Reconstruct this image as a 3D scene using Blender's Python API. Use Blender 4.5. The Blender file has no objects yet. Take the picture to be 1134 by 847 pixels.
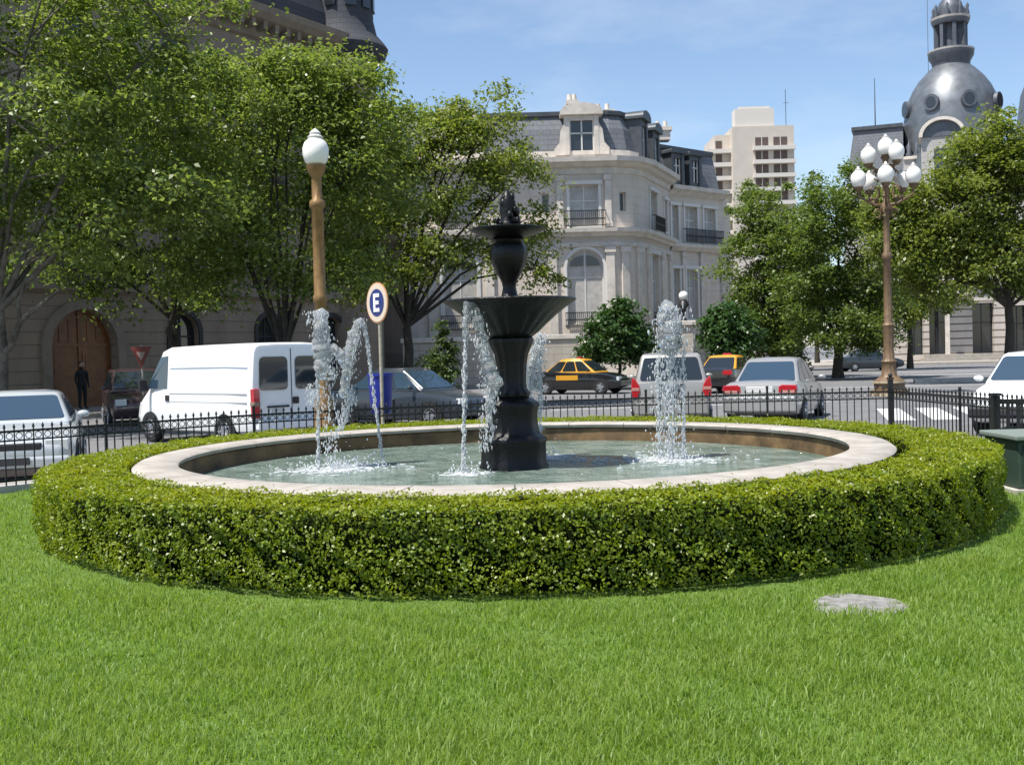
import bpy, bmesh, math, random
import numpy as np
from mathutils import Vector, Matrix, Euler
R = math.radians
random.seed(7); rng = np.random.default_rng(7)
S = bpy.context.scene
COL = S.collection

# ------------------------------------------------------------------ camera
EYE = 1.62; F = 1200.0; PW, PH = 1134.0, 847.0
PITCH = R(1.50); ROLL = R(-1.55)
cam_d = bpy.data.cameras.new('camera'); cam = bpy.data.objects.new('camera', cam_d); COL.objects.link(cam)
cam_d.sensor_width = 36; cam_d.lens = F/PW*36; cam_d.clip_start = .05; cam_d.clip_end = 3000
RM = Matrix.Rotation(R(90)-PITCH, 4, 'X') @ Matrix.Rotation(ROLL, 4, 'Z')
cam.matrix_world = Matrix.Translation((0, 0, EYE)) @ RM
S.camera = cam
R3 = RM.to_3x3()
def at(px, py, Y):
    "the world point at depth Y seen at a pixel of the photograph"
    d = R3 @ Vector(((px-PW/2)/F, -(py-PH/2)/F, -1))
    k = Y/d.y
    return Vector((d.x*k, Y, EYE + d.z*k))
def gx(px, Y, z=0.):
    p = at(px, 400, Y)
    for _ in range(3):                       # refine for the roll
        py = 400 + (p.z - z)*F/Y
        p = at(px, py, Y)
        if abs(p.z - z) < .01: break
        p2 = at(px, py+1, Y); py += (p.z-z)/(p.z-p2.z); p = at(px, py, Y)
    return p.x
# ------------------------------------------------------------------ world, sun, exposure
SUN = Vector((-.35, -.25, .905)).normalized()
elev = math.asin(SUN.z); azim = math.atan2(SUN.x, SUN.y)
W = bpy.data.worlds.new('World'); S.world = W; W.use_nodes = True
nt = W.node_tree; nt.nodes.clear()
out = nt.nodes.new('ShaderNodeOutputWorld'); bg = nt.nodes.new('ShaderNodeBackground'); sky = nt.nodes.new('ShaderNodeTexSky')
sky.sky_type = 'NISHITA'; sky.sun_disc = False; sky.sun_elevation = elev; sky.sun_rotation = azim
sky.air_density = 1.0; sky.dust_density = .6; sky.ozone_density = 2.0
tcw = nt.nodes.new('ShaderNodeTexCoord'); mpw = nt.nodes.new('ShaderNodeMapping'); mpw.inputs['Scale'].default_value = (1, 1, 3.2); mpw.inputs['Location'].default_value = (.35, .1, .2)
nzw = nt.nodes.new('ShaderNodeTexNoise'); nzw.inputs['Scale'].default_value = 2.6; nzw.inputs['Detail'].default_value = 7; nzw.inputs['Roughness'].default_value = .6
rpw = nt.nodes.new('ShaderNodeValToRGB'); rpw.color_ramp.elements[0].position = .5; rpw.color_ramp.elements[1].position = .78; rpw.color_ramp.elements[1].color = (.4, .4, .4, 1)
mxw = nt.nodes.new('ShaderNodeMix'); mxw.data_type = 'RGBA'; mxw.inputs['B'].default_value = (5.6, 5.9, 6.3, 1)
nt.links.new(tcw.outputs['Generated'], mpw.inputs[0]); nt.links.new(mpw.outputs[0], nzw.inputs['Vector']); nt.links.new(nzw.outputs['Fac'], rpw.inputs[0]); nt.links.new(rpw.outputs[0], mxw.inputs['Factor'])
nt.links.new(sky.outputs[0], mxw.inputs['A']); nt.links.new(mxw.outputs['Result'], bg.inputs[0]); bg.inputs[1].default_value = .12
nt.links.new(bg.outputs[0], out.inputs[0])
sl = bpy.data.lights.new('sun', 'SUN'); sun = bpy.data.objects.new('sun', sl); COL.objects.link(sun)
sl.energy = 5.0; sl.angle = R(.5); sl.color = (1, .955, .88)
sun.rotation_euler = SUN.to_track_quat('Z', 'Y').to_euler(); sun.location = (-20, -6, 60)
S.view_settings.view_transform = 'Standard'; S.view_settings.look = 'None'
S.view_settings.exposure = .58; S.view_settings.gamma = 1
S.render.engine = 'CYCLES'
S.cycles.max_bounces = 8; S.cycles.transparent_max_bounces = 12; S.cycles.use_denoising = True

# ------------------------------------------------------------------ materials
MATS = {}
def mat(name, col, rough=.6, metal=0., spec=.5, noise=0., nscale=8., bump=0., bscale=30., col2=None, trans=0., coat=0., ior=1.45):
    if name in MATS: return MATS[name]
    m = bpy.data.materials.new(name); m.use_nodes = True; MATS[name] = m
    n = m.node_tree.nodes; l = m.node_tree.links; p = n['Principled BSDF']
    p.inputs['Base Color'].default_value = (*col, 1); p.inputs['Roughness'].default_value = rough
    p.inputs['Metallic'].default_value = metal; p.inputs['Specular IOR Level'].default_value = spec
    p.inputs['Transmission Weight'].default_value = trans; p.inputs['Coat Weight'].default_value = coat; p.inputs['IOR'].default_value = ior
    tc = n.new('ShaderNodeTexCoord')
    if noise or col2:
        t = n.new('ShaderNodeTexNoise'); t.inputs['Scale'].default_value = nscale; t.inputs['Detail'].default_value = 8; t.inputs['Roughness'].default_value = .62
        l.new(tc.outputs['Object'], t.inputs['Vector'])
        mx = n.new('ShaderNodeMix'); mx.data_type = 'RGBA'
        c2 = col2 or tuple(c*(1-noise) for c in col)
        rp = n.new('ShaderNodeValToRGB'); rp.color_ramp.elements[0].position = .36; rp.color_ramp.elements[1].position = .66
        l.new(t.outputs['Fac'], rp.inputs[0]); l.new(rp.outputs[0], mx.inputs['Factor'])
        mx.inputs['A'].default_value = (*col, 1); mx.inputs['B'].default_value = (*c2, 1)
        l.new(mx.outputs['Result'], p.inputs['Base Color'])
    if bump:
        t = n.new('ShaderNodeTexNoise'); t.inputs['Scale'].default_value = bscale; t.inputs['Detail'].default_value = 6
        l.new(tc.outputs['Object'], t.inputs['Vector'])
        b = n.new('ShaderNodeBump'); b.inputs['Strength'].default_value = bump; b.inputs['Distance'].default_value = .02
        l.new(t.outputs['Fac'], b.inputs['Height']); l.new(b.outputs[0], p.inputs['Normal'])
    return m
def leafmat(name, a, b, tr=.35, rough=.4, patch=None, c=None, spec=.5, pscale=1.):
    if name in MATS: return MATS[name]
    m = bpy.data.materials.new(name); m.use_nodes = True; MATS[name] = m
    n = m.node_tree.nodes; l = m.node_tree.links; p = n['Principled BSDF']; o = n['Material Output']
    g = n.new('ShaderNodeNewGeometry'); rp = n.new('ShaderNodeValToRGB')
    rp.color_ramp.elements[0].color = (*a, 1); rp.color_ramp.elements[1].color = (*b, 1)
    if c:
        e = rp.color_ramp.elements.new(.93); e.color = (*b, 1); rp.color_ramp.elements[-1].color = (*c, 1)
    l.new(g.outputs['Random Per Island'], rp.inputs[0]); leaf = rp.outputs[0]
    if patch:       # slow drift of the plant's own colour (new growth, drier spots)
        tc = n.new('ShaderNodeTexCoord'); tn = n.new('ShaderNodeTexNoise'); tn.inputs['Scale'].default_value = pscale; tn.inputs['Detail'].default_value = 4; l.new(tc.outputs['Object'], tn.inputs['Vector'])
        pr = n.new('ShaderNodeValToRGB'); pr.color_ramp.elements[0].position = .40; pr.color_ramp.elements[1].position = .66; pr.color_ramp.elements[1].color = (.6, .6, .6, 1); l.new(tn.outputs['Fac'], pr.inputs[0])
        mp = n.new('ShaderNodeMix'); mp.data_type = 'RGBA'; l.new(pr.outputs[0], mp.inputs['Factor']); l.new(leaf, mp.inputs['A']); mp.inputs['B'].default_value = (*patch, 1); leaf = mp.outputs['Result']
    l.new(leaf, p.inputs['Base Color'])
    p.inputs['Roughness'].default_value = rough; p.inputs['Specular IOR Level'].default_value = spec
    t = n.new('ShaderNodeBsdfTranslucent'); mx = n.new('ShaderNodeMixShader'); mx.inputs[0].default_value = tr
    hs = n.new('ShaderNodeHueSaturation'); hs.inputs['Value'].default_value = 1.5; hs.inputs['Saturation'].default_value = 1.1; hs.inputs['Hue'].default_value = .49
    l.new(leaf, hs.inputs['Color']); l.new(hs.outputs[0], t.inputs['Color'])
    l.new(p.outputs[0], mx.inputs[1]); l.new(t.outputs[0], mx.inputs[2]); l.new(mx.outputs[0], o.inputs[0])
    return m
def coursed(name, col, joint, ch=.42, jw=.05, noise=.25, vert=0.):
    "stone laid in horizontal courses: joints by height, stains by noise"
    if name in MATS: return MATS[name]
    m = bpy.data.materials.new(name); m.use_nodes = True; MATS[name] = m
    n = m.node_tree.nodes; l = m.node_tree.links; p = n['Principled BSDF']; p.inputs['Roughness'].default_value = .85
    tc = n.new('ShaderNodeTexCoord'); sx = n.new('ShaderNodeSeparateXYZ'); l.new(tc.outputs['Object'], sx.inputs[0])
    def M(op, a, b):
        q = n.new('ShaderNodeMath'); q.operation = op
        for i, v in enumerate((a, b)):
            if v is None: continue
            if isinstance(v, (int, float)): q.inputs[i].default_value = v
            else: l.new(v, q.inputs[i])
        return q.outputs[0]
    f = M('FRACT', M('DIVIDE', sx.outputs['Z'], ch), None)
    j = M('LESS_THAN', f, jw/ch)
    if vert:
        row = M('FLOOR', M('DIVIDE', sx.outputs['Z'], ch), None)
        off = M('MULTIPLY', M('MODULO', row, 2.), .5)
        fx = M('FRACT', M('ADD', M('DIVIDE', sx.outputs['X'], vert), off), None)
        j = M('MAXIMUM', j, M('LESS_THAN', fx, jw*.6/vert))
    t = n.new('ShaderNodeTexNoise'); t.inputs['Scale'].default_value = .9; t.inputs['Detail'].default_value = 10; t.inputs['Roughness'].default_value = .7
    mp = n.new('ShaderNodeMapping'); mp.inputs['Scale'].default_value = (1, 1, .35); l.new(tc.outputs['Object'], mp.inputs[0]); l.new(mp.outputs[0], t.inputs['Vector'])
    rp = n.new('ShaderNodeValToRGB'); rp.color_ramp.elements[0].position = .38; rp.color_ramp.elements[1].position = .68; l.new(t.outputs['Fac'], rp.inputs[0])
    a = n.new('ShaderNodeMix'); a.data_type = 'RGBA'; a.inputs['A'].default_value = (*col, 1); a.inputs['B'].default_value = (*[c*(1-noise) for c in col], 1)
    l.new(rp.outputs[0], a.inputs['Factor'])
    b = n.new('ShaderNodeMix'); b.data_type = 'RGBA'; l.new(j, b.inputs['Factor']); l.new(a.outputs['Result'], b.inputs['A']); b.inputs['B'].default_value = (*joint, 1)
    l.new(b.outputs['Result'], p.inputs['Base Color'])
    bp = n.new('ShaderNodeBump'); bp.inputs['Strength'].default_value = .6; bp.inputs['Distance'].default_value = .03; bp.invert = True
    l.new(j, bp.inputs['Height']); l.new(bp.outputs[0], p.inputs['Normal'])
    return m

# ------------------------------------------------------------------ mesh helpers
def link(o, parent=None):
    COL.objects.link(o)
    if parent: o.parent = parent
    return o
def tag(o, label=None, cat=None, group=None, kind=None):
    if label: o['label'] = label
    if cat: o['category'] = cat
    if group: o['group'] = group
    if kind: o['kind'] = kind
    return o
def thing(name, label, cat, loc=(0, 0, 0), rz=0., group=None):
    o = link(bpy.data.objects.new(name, None)); o.location = loc; o.rotation_euler = (0, 0, rz); o.empty_display_size = .3
    return tag(o, label, cat, group)
class MB:
    def __init__(s): s.v = []; s.f = []; s.m = []; s.cur = 0
    def add(s, vs, fs):
        k = len(s.v); s.v += [tuple(v) for v in vs]
        for f in fs: s.f.append([i+k for i in f]); s.m.append(s.cur)
        return s
    def box(s, c, d, rz=0., rx=0., ry=0.):
        c = Vector(c); E = Euler((rx, ry, rz)).to_matrix()
        vs = [c + E @ Vector((sx*d[0]/2, sy*d[1]/2, sz*d[2]/2)) for sx in (-1, 1) for sy in (-1, 1) for sz in (-1, 1)]
        return s.add(vs, [(0, 1, 3, 2), (4, 6, 7, 5), (0, 4, 5, 1), (2, 3, 7, 6), (0, 2, 6, 4), (1, 5, 7, 3)])
    def bx(s, x0, x1, y0, y1, z0, z1): return s.box(((x0+x1)/2, (y0+y1)/2, (z0+z1)/2), (abs(x1-x0), abs(y1-y0), abs(z1-z0)))
    def lathe(s, prof, seg=24, c=(0, 0, 0), sy=1., wob=None):
        vs = []; fs = []; n = len(prof)
        for i, (r, z) in enumerate(prof):
            for k in range(seg):
                a = 2*math.pi*k/seg; rr = r*(wob(a, z) if wob else 1)
                vs.append((c[0]+rr*math.cos(a), c[1]+rr*math.sin(a)*sy, c[2]+z))
        for i in range(n-1):
            for k in range(seg):
                k2 = (k+1) % seg; fs.append((i*seg+k, i*seg+k2, (i+1)*seg+k2, (i+1)*seg+k))
        if prof[0][0] > 1e-4: fs.append(tuple(reversed(range(seg))))
        if prof[-1][0] > 1e-4: fs.append(tuple(range((n-1)*seg, n*seg)))
        return s.add(vs, fs)
    def tube(s, pts, rad, seg=8, cap=True):
        pts = [Vector(p) for p in pts]; n = len(pts)
        if isinstance(rad, (int, float)): rad = [rad]*n
        vs = []; fs = []; u = None
        for i, p in enumerate(pts):
            t = (pts[min(i+1, n-1)] - pts[max(i-1, 0)]).normalized()
            if u is None: u = t.orthogonal().normalized()
            else: u = (u - t*u.dot(t)); u = u.normalized() if u.length > 1e-6 else t.orthogonal().normalized()
            w = t.cross(u)
            for k in range(seg):
                a = 2*math.pi*k/seg; vs.append(p + (u*math.cos(a) + w*math.sin(a))*rad[i])
        for i in range(n-1):
            for k in range(seg):
                k2 = (k+1) % seg; fs.append((i*seg+k, i*seg+k2, (i+1)*seg+k2, (i+1)*seg+k))
        if cap: fs.append(tuple(reversed(range(seg)))); fs.append(tuple(range((n-1)*seg, n*seg)))
        return s.add(vs, fs)
    def ball(s, c, r, seg=10, rings=7, sc=(1, 1, 1)):
        vs = [(c[0], c[1], c[2]-r*sc[2])]; fs = []
        for i in range(1, rings):
            a = -math.pi/2 + math.pi*i/rings
            for k in range(seg):
                b = 2*math.pi*k/seg
                vs.append((c[0]+r*sc[0]*math.cos(a)*math.cos(b), c[1]+r*sc[1]*math.cos(a)*math.sin(b), c[2]+r*sc[2]*math.sin(a)))
        vs.append((c[0], c[1], c[2]+r*sc[2])); L = len(vs)-1
        for k in range(seg):
            k2 = (k+1) % seg
            fs.append((0, 1+k2, 1+k)); fs.append((L, L-seg+k, L-seg+k2))
            for i in range(rings-2): fs.append((1+i*seg+k, 1+i*seg+k2, 1+(i+1)*seg+k2, 1+(i+1)*seg+k))
        return s.add(vs, fs)
    def prism(s, poly, z0, z1):
        n = len(poly); vs = [(x, y, z0) for x, y in poly] + [(x, y, z1) for x, y in poly]
        return s.add(vs, [tuple(reversed(range(n))), tuple(range(n, 2*n))] + [(i, (i+1) % n, n+(i+1) % n, n+i) for i in range(n)])
    def extr(s, pts, d):
        "polygon (3D points) given a thickness along d"
        n = len(pts); d = Vector(d); vs = [Vector(p) for p in pts] + [Vector(p)+d for p in pts]
        return s.add(vs, [tuple(reversed(range(n))), tuple(range(n, 2*n))] + [(i, (i+1) % n, n+(i+1) % n, n+i) for i in range(n)])
    def loft(s, rings, closed=True, caps=True):
        n = len(rings[0]); vs = [p for r in rings for p in r]; fs = []
        for i in range(len(rings)-1):
            for k in range(n if closed else n-1):
                k2 = (k+1) % n; fs.append((i*n+k, i*n+k2, (i+1)*n+k2, (i+1)*n+k))
        if caps: fs.append(tuple(reversed(range(n)))); fs.append(tuple(range((len(rings)-1)*n, len(rings)*n)))
        return s.add(vs, fs)
    def build(s, name, m, parent=None, loc=(0, 0, 0), rz=0., smooth=None, bevel=0., seg=2):
        me = bpy.data.meshes.new(name); me.from_pydata(s.v, [], s.f)
        for q in (m if isinstance(m, (list, tuple)) else [m]): me.materials.append(q)
        if any(s.m): me.polygons.foreach_set('material_index', s.m)
        bm = bmesh.new(); bm.from_mesh(me); bmesh.ops.recalc_face_normals(bm, faces=bm.faces); bm.to_mesh(me); bm.free()
        if smooth is not None:
            me.polygons.foreach_set('use_smooth', [True]*len(me.polygons))
            if smooth < 180: me.set_sharp_from_angle(angle=R(smooth))
        me.update()
        o = link(bpy.data.objects.new(name, me), parent); o.location = loc; o.rotation_euler = (0, 0, rz)
        if bevel:
            b = o.modifiers.new('bevel', 'BEVEL'); b.width = bevel; b.segments = seg; b.limit_method = 'ANGLE'; b.angle_limit = R(30)
        return o
def npmesh(name, V, faces, m, parent=None):
    "faces: list of (n, k) index arrays"
    me = bpy.data.meshes.new(name); V = np.ascontiguousarray(V, dtype=np.float32)
    me.vertices.add(len(V)); me.vertices.foreach_set('co', V.ravel())
    li = np.concatenate([f.ravel() for f in faces]).astype(np.int32)
    tot = np.concatenate([np.full(len(f), f.shape[1]) for f in faces]).astype(np.int32)
    st = np.concatenate([[0], np.cumsum(tot)[:-1]]).astype(np.int32)
    me.loops.add(len(li)); me.loops.foreach_set('vertex_index', li)
    me.polygons.add(len(tot)); me.polygons.foreach_set('loop_start', st)
    me.update(calc_edges=True); me.validate()
    me.materials.append(m)
    return link(bpy.data.objects.new(name, me), parent)
def leaves(name, C, N, size, m, parent=None, aspect=.62, fold=.12, bias=None):
    n = len(C); N = N/np.maximum(np.linalg.norm(N, axis=1, keepdims=True), 1e-6)
    r = rng.normal(size=(n, 3)); T = np.cross(N, r); T /= np.maximum(np.linalg.norm(T, axis=1, keepdims=True), 1e-6); B = np.cross(N, T)
    L = size[:, None]; w = L*aspect*.5
    V = np.empty((n, 4, 3)); V[:, 0] = C - T*L*.5; V[:, 2] = C + T*L*.5 - N*L*fold
    V[:, 1] = C + B*w + N*L*fold - T*L*.05; V[:, 3] = C - B*w + N*L*fold - T*L*.05
    return npmesh(name, V.reshape(-1, 3), [np.arange(n*4).reshape(n, 4)], m, parent)

# shared materials
M_asph = mat('asphalt', (.17, .17, .175), .9, noise=.22, nscale=1.3, bump=.3, bscale=60)
M_pave = mat('paving', (.36, .33, .29), .85, noise=.25, nscale=2.5, bump=.2, bscale=40)
M_kerb = mat('kerb stone', (.45, .43, .39), .85, noise=.25, nscale=5)
M_white_paint = mat('road paint', (.74, .74, .72), .8, noise=.25, nscale=6)
M_iron = mat('black iron', (.012, .013, .015), .45, spec=.5)
M_tyre = mat('tyre rubber', (.015, .015, .016), .85)
M_rim = mat('wheel metal', (.45, .46, .48), .35, metal=.8)
M_glass = mat('dark car glass', (.016, .022, .026), .04, spec=.9)
M_glassb = mat('blue car glass', (.03, .055, .085), .04, spec=1.)
M_blk = mat('black plastic', (.02, .02, .022), .55)
M_red = mat('red lens', (.40, .014, .022), .12, spec=.8, coat=.5)
M_lens = mat('clear lens', (.6, .62, .62), .1, spec=.8)
M_white_car = mat('white car paint', (.78, .79, .78), .3, coat=.5)
M_silver = mat('silver car paint', (.36, .355, .34), .32, metal=.35, coat=.6)
M_silver2 = mat('warm silver car paint', (.34, .325, .30), .32, metal=.35, coat=.6)
M_pale_car = mat('pale silver paint', (.44, .47, .49), .3, metal=.15, coat=.6)
M_grey_car = mat('grey car paint', (.028, .036, .046), .28, metal=.0, coat=.7)
M_black_car = mat('black car paint', (.012, .012, .014), .2, coat=.8)
M_maroon = mat('maroon car paint', (.05, .03, .035), .3, coat=.6)
M_yellow = mat('taxi yellow', (.60, .29, .02), .35, coat=.5)
M_plate = mat('plate', (.04, .04, .045), .5)
M_plate_w = mat('plate rim', (.55, .55, .53), .5)

# ================================================================== SETTING
ROAD = -.14
def sheet(name, pts, z, m):
    mb = MB(); mb.add([(x, y, z) for x, y in pts], [tuple(range(len(pts)))])
    return tag(mb.build(name, m), kind='structure')
road = sheet('road', [(-1500, -300), (1500, -300), (1500, 2500), (-1500, 2500)], ROAD, M_asph)

def catmull(P, n=8):
    o = []
    for i in range(len(P)-1):
        a = P[max(i-1, 0)]; b = P[i]; c = P[i+1]; d = P[min(i+2, len(P)-1)]
        for k in range(n):
            t = k/n
            o.append(tuple(.5*((2*b[j]) + (-a[j]+c[j])*t + (2*a[j]-5*b[j]+4*c[j]-d[j])*t*t + (-a[j]+3*b[j]-3*c[j]+d[j])*t**3) for j in (0, 1)))
    o.append(tuple(P[-1])); return o
def offset(pl, d):
    o = []
    for i, p in enumerate(pl):
        a = Vector(pl[max(i-1, 0)]); b = Vector(pl[min(i+1, len(pl)-1)]); t = (b-a).normalized()
        o.append((p[0]-t.y*d, p[1]+t.x*d))
    return o
FL = catmull([(-14.0, 6.8), (-11, 9.7), (-6.4, 14.2), (-3.6, 16.9), (.2, 18.7)], 8)     # curved run, left
FR = [(.2, 18.7), (3.4, 19.0), (6.6, 18.9)]
FS = [(6.6, 18.9), (6.85, 15.6), (7.3, 9.0)]
edge = FL + FR[1:] + FS[1:]
M_lawn = mat('lawn soil and turf', (.095, .165, .026), .95, col2=(.075, .13, .02), nscale=3.)
sheet('lawn', [(-14.5, -12)] + edge + [(7.6, -12)], 0., M_lawn)
pv = offset(edge, 1.15); sheetpts = edge + pv[::-1]
mb = MB()
for i in range(len(edge)-1): mb.add([(*edge[i], -.004), (*edge[i+1], -.004), (*pv[i+1], -.004), (*pv[i], -.004)], [(0, 1, 2, 3)])
tag(mb.build('pavement', M_pave), kind='structure')
def wallstrip(name, pl, w, z0, z1, m):
    a = offset(pl, w); rings = [[(*pl[i], z0), (*pl[i], z1), (*a[i], z1), (*a[i], z0)] for i in range(len(pl))]
    return tag(MB().loft(rings).build(name, m, bevel=.015), kind='structure')
wallstrip('kerb', pv, .16, ROAD-.05, .01, M_kerb)
wallstrip('kerb', offset(edge, -.02), .16, -.05, .09, M_kerb)     # low plinth under the fence
# pavements on the far side of the streets
def slab(name, pts, z1, m, z0=ROAD-.05): return tag(MB().prism(pts, z0, z1).build(name, m, bevel=.01), kind='structure')
slab('pavement', [(-26.5, 24.2), (-23.5, 22), (-5.2, 49.6), (-4.0, 56), (-9, 80), (-16, 80), (-8.2, 55)], .02, M_pave)
slab('pavement', [(-9, 57), (8.2, 57), (12.5, 66), (20, 74.5), (24, 86), (-9, 90)], .02, M_pave)
slab('pavement', [(24, 88), (70, 80), (90, 120), (26, 120)], .05, M_pave)
slab('traffic_island', [(17.5, 47), (40, 44.5), (41, 46), (18, 48.6)], .03, M_kerb)
for i in range(7):     # zebra crossing
    x = 8.6 + i*.98; y = 24.8 - i*.12
    mb = MB(); mb.add([(x, y, ROAD+.004), (x+.62, y-.06, ROAD+.004), (x+1.9, y+4.6, ROAD+.004), (x+1.3, y+4.66, ROAD+.004)], [(0, 1, 2, 3)])
    tag(mb.build('road_marking', M_white_paint), kind='structure')
for (x0, y0, x1, y1, w) in ((16, 60, 36, 57, .35), (13, 45, 34, 42, .2), (-2, 33, 10, 34, .15), (22, 66, 45, 63, .3)):
    mb = MB(); mb.add([(x0, y0, ROAD+.004), (x1, y1, ROAD+.004), (x1, y1+w, ROAD+.004), (x0, y0+w, ROAD+.004)], [(0, 1, 2, 3)])
    tag(mb.build('road_marking', M_white_paint), kind='structure')

# ================================================================== BUILDINGS
def wall(mb, Wd, z0, z1, holes, depth=.35):
    "front at y=0 facing -y, x from 0 to Wd; holes (x0,x1,za,zb,arched)"
    xs = sorted({0, Wd, *[h[0] for h in holes], *[h[1] for h in holes]}); zs = sorted({z0, z1, *[h[2] for h in holes], *[h[3] for h in holes]})
    for i in range(len(xs)-1):
        for j in range(len(zs)-1):
            cx = (xs[i]+xs[i+1])/2; cz = (zs[j]+zs[j+1])/2
            if any(h[0] < cx < h[1] and h[2] < cz < h[3] for h in holes): continue
            mb.add([(xs[i], 0, zs[j]), (xs[i+1], 0, zs[j]), (xs[i+1], 0, zs[j+1]), (xs[i], 0, zs[j+1])], [(0, 1, 2, 3)])
    for h in holes:
        x0, x1, za, zb, ar = h; d = depth
        sp = zb - (x1-x0)/2 if ar else zb
        mb.add([(x0, 0, za), (x0, d, za), (x0, d, sp), (x0, 0, sp)], [(0, 1, 2, 3)])
        mb.add([(x1, 0, za), (x1, d, za), (x1, d, sp), (x1, 0, sp)], [(0, 1, 2, 3)])
        mb.add([(x0, 0, za), (x1, 0, za), (x1, d, za), (x0, d, za)], [(0, 1, 2, 3)])
        if ar:
            r = (x1-x0)/2; cx = (x0+x1)/2; N = 14
            arc = [(cx-r*math.cos(math.pi*k/N), sp+r*math.sin(math.pi*k/N)) for k in range(N+1)]
            for k in range(N):
                (a, b), (c, e) = arc[k], arc[k+1]
                mb.add([(a, 0, b), (c, 0, e), (c, d, e), (a, d, b)], [(0, 1, 2, 3)])
                mb.add([(a, 0, b), (a, 0, zb), (c, 0, zb), (c, 0, e)], [(0, 1, 2, 3)])
        else: mb.add([(x0, 0, zb), (x1, 0, zb), (x1, d, zb), (x0, d, zb)], [(0, 1, 2, 3)])
    return mb
def archpts(cx, w, za, zb, N=14):
    r = w/2; sp = zb-r
    return [(cx-r, za)] + [(cx-r*math.cos(math.pi*k/N), sp+r*math.sin(math.pi*k/N)) for k in range(N+1)] + [(cx+r, za)]
class Fac:
    "a facade frame: local x from P0 to P1, outward -y"
    def __init__(s, P0, P1, root):
        s.P0 = Vector((*P0, 0)); s.P1 = Vector((*P1, 0)); d = s.P1-s.P0; s.W = d.length; s.rz = math.atan2(d.y, d.x); s.root = root
        s.M = (Matrix.Translation(root.location) @ root.rotation_euler.to_matrix().to_4x4()).inverted() @ Matrix.Translation(s.P0) @ Matrix.Rotation(s.rz, 4, 'Z')
    def put(s, mb, name, m, parent=None, **k):
        o = mb.build(name, m, parent or s.root, **k)
        if parent is None: o.matrix_local = s.M
        return o
    def window(s, cx, w, za, zb, mf, mp, arched=False, d=.28, surround=None, mull=1, trans=1, t=.07, name='window'):
        fr = MB()
        if arched:
            P = archpts(cx, w, za, zb); Q = archpts(cx, w-2*t, za+t, zb-t)
            n = len(P)
            for i in range(n-1):
                (a, b), (c, e), (f, g), (h, k) = P[i], P[i+1], Q[i+1], Q[i]
                fr.extr([(a, d, b), (c, d, e), (f, d, g), (h, d, k)], (0, -.06, 0))
            fr.bx(cx-w/2, cx+w/2, d-.06, d, za, za+t)
        else:
            fr.bx(cx-w/2, cx-w/2+t, d-.06, d, za, zb); fr.bx(cx+w/2-t, cx+w/2, d-.06, d, za, zb)
            fr.bx(cx-w/2+t, cx+w/2-t, d-.06, d, za, za+t); fr.bx(cx-w/2+t, cx+w/2-t, d-.06, d, zb-t, zb)
        for k in range(1, mull+1):
            x = cx-w/2+w*k/(mull+1); fr.bx(x-t/2, x+t/2, d-.055, d-.002, za+t, zb-t)
        for k in range(1, trans+1):
            z = za+(zb-za)*k/(trans+1)*1.25; 
            if z < zb-.2: fr.bx(cx-w/2+t, cx+w/2-t, d-.05, d-.004, z-t/2, z+t/2)
        if surround:
            sw = surround
            if arched:
                P = archpts(cx, w, za, zb); Q = archpts(cx, w+2*sw, za, zb+sw)
                for i in range(len(P)-1):
                    (a, b), (c, e), (f, g), (h, k) = P[i], P[i+1], Q[i+1], Q[i]
                    fr.extr([(a, -.003, b), (c, -.003, e), (f, -.003, g), (h, -.003, k)], (0, -.07, 0))
            else:
                fr.bx(cx-w/2-sw, cx-w/2, -.07, -.003, za, zb); fr.bx(cx+w/2, cx+w/2+sw, -.07, -.003, za, zb)
                fr.bx(cx-w/2-sw*1.5, cx+w/2+sw*1.5, -.16, -.003, zb, zb+sw*1.3)
                fr.bx(cx-w/2-sw*1.2, cx+w/2+sw*1.2, -.14, -.003, za-sw*.8, za-.003)
        o = s.put(fr, name, mf)
        pn = MB(); P = archpts(cx, w, za, zb) if arched else [(cx-w/2, za), (cx-w/2, zb), (cx+w/2, zb), (cx+w/2, za)]
        pn.add([(x, d-.02, z) for x, z in P], [tuple(range(len(P)))])
        pn.build('pane', mp, o)
        return o
    def balcony(s, cx, w, z, m, slabm=None, h=.95, out=.45):
        b = MB(); b.bx(cx-w/2, cx+w/2, -out, -out+.04, z+h-.05, z+h); b.bx(cx-w/2, cx+w/2, -out, -out+.04, z+.06, z+.1)
        b.bx(cx-w/2, cx-w/2+.04, -out+.04, -.18, z+h-.05, z+h); b.bx(cx+w/2-.04, cx+w/2, -out+.04, -.18, z+h-.05, z+h)
        n = int(w/.11)
        for k in range(n+1):
            x = cx-w/2+.02+(w-.04)*k/n; b.bx(x-.014, x+.014, -out+.006, -out+.034, z+.1, z+h-.05)
        for k in range(n):           # scroll panel between the bars
            x = cx-w/2+.02+(w-.04)*(k+.5)/n; b.bx(x-.03, x+.03, -out+.01, -out+.03, z+.42, z+.52)
        return s.put(b, 'balcony_railing', m)
    def band(s, z0, z1, out, m, name='cornice', x0=-.0, x1=None, ins=.003):
        x1 = s.W if x1 is None else x1
        return s.put(MB().bx(x0, x1, -out, -ins, z0, z1), name, m, bevel=.03)

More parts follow.
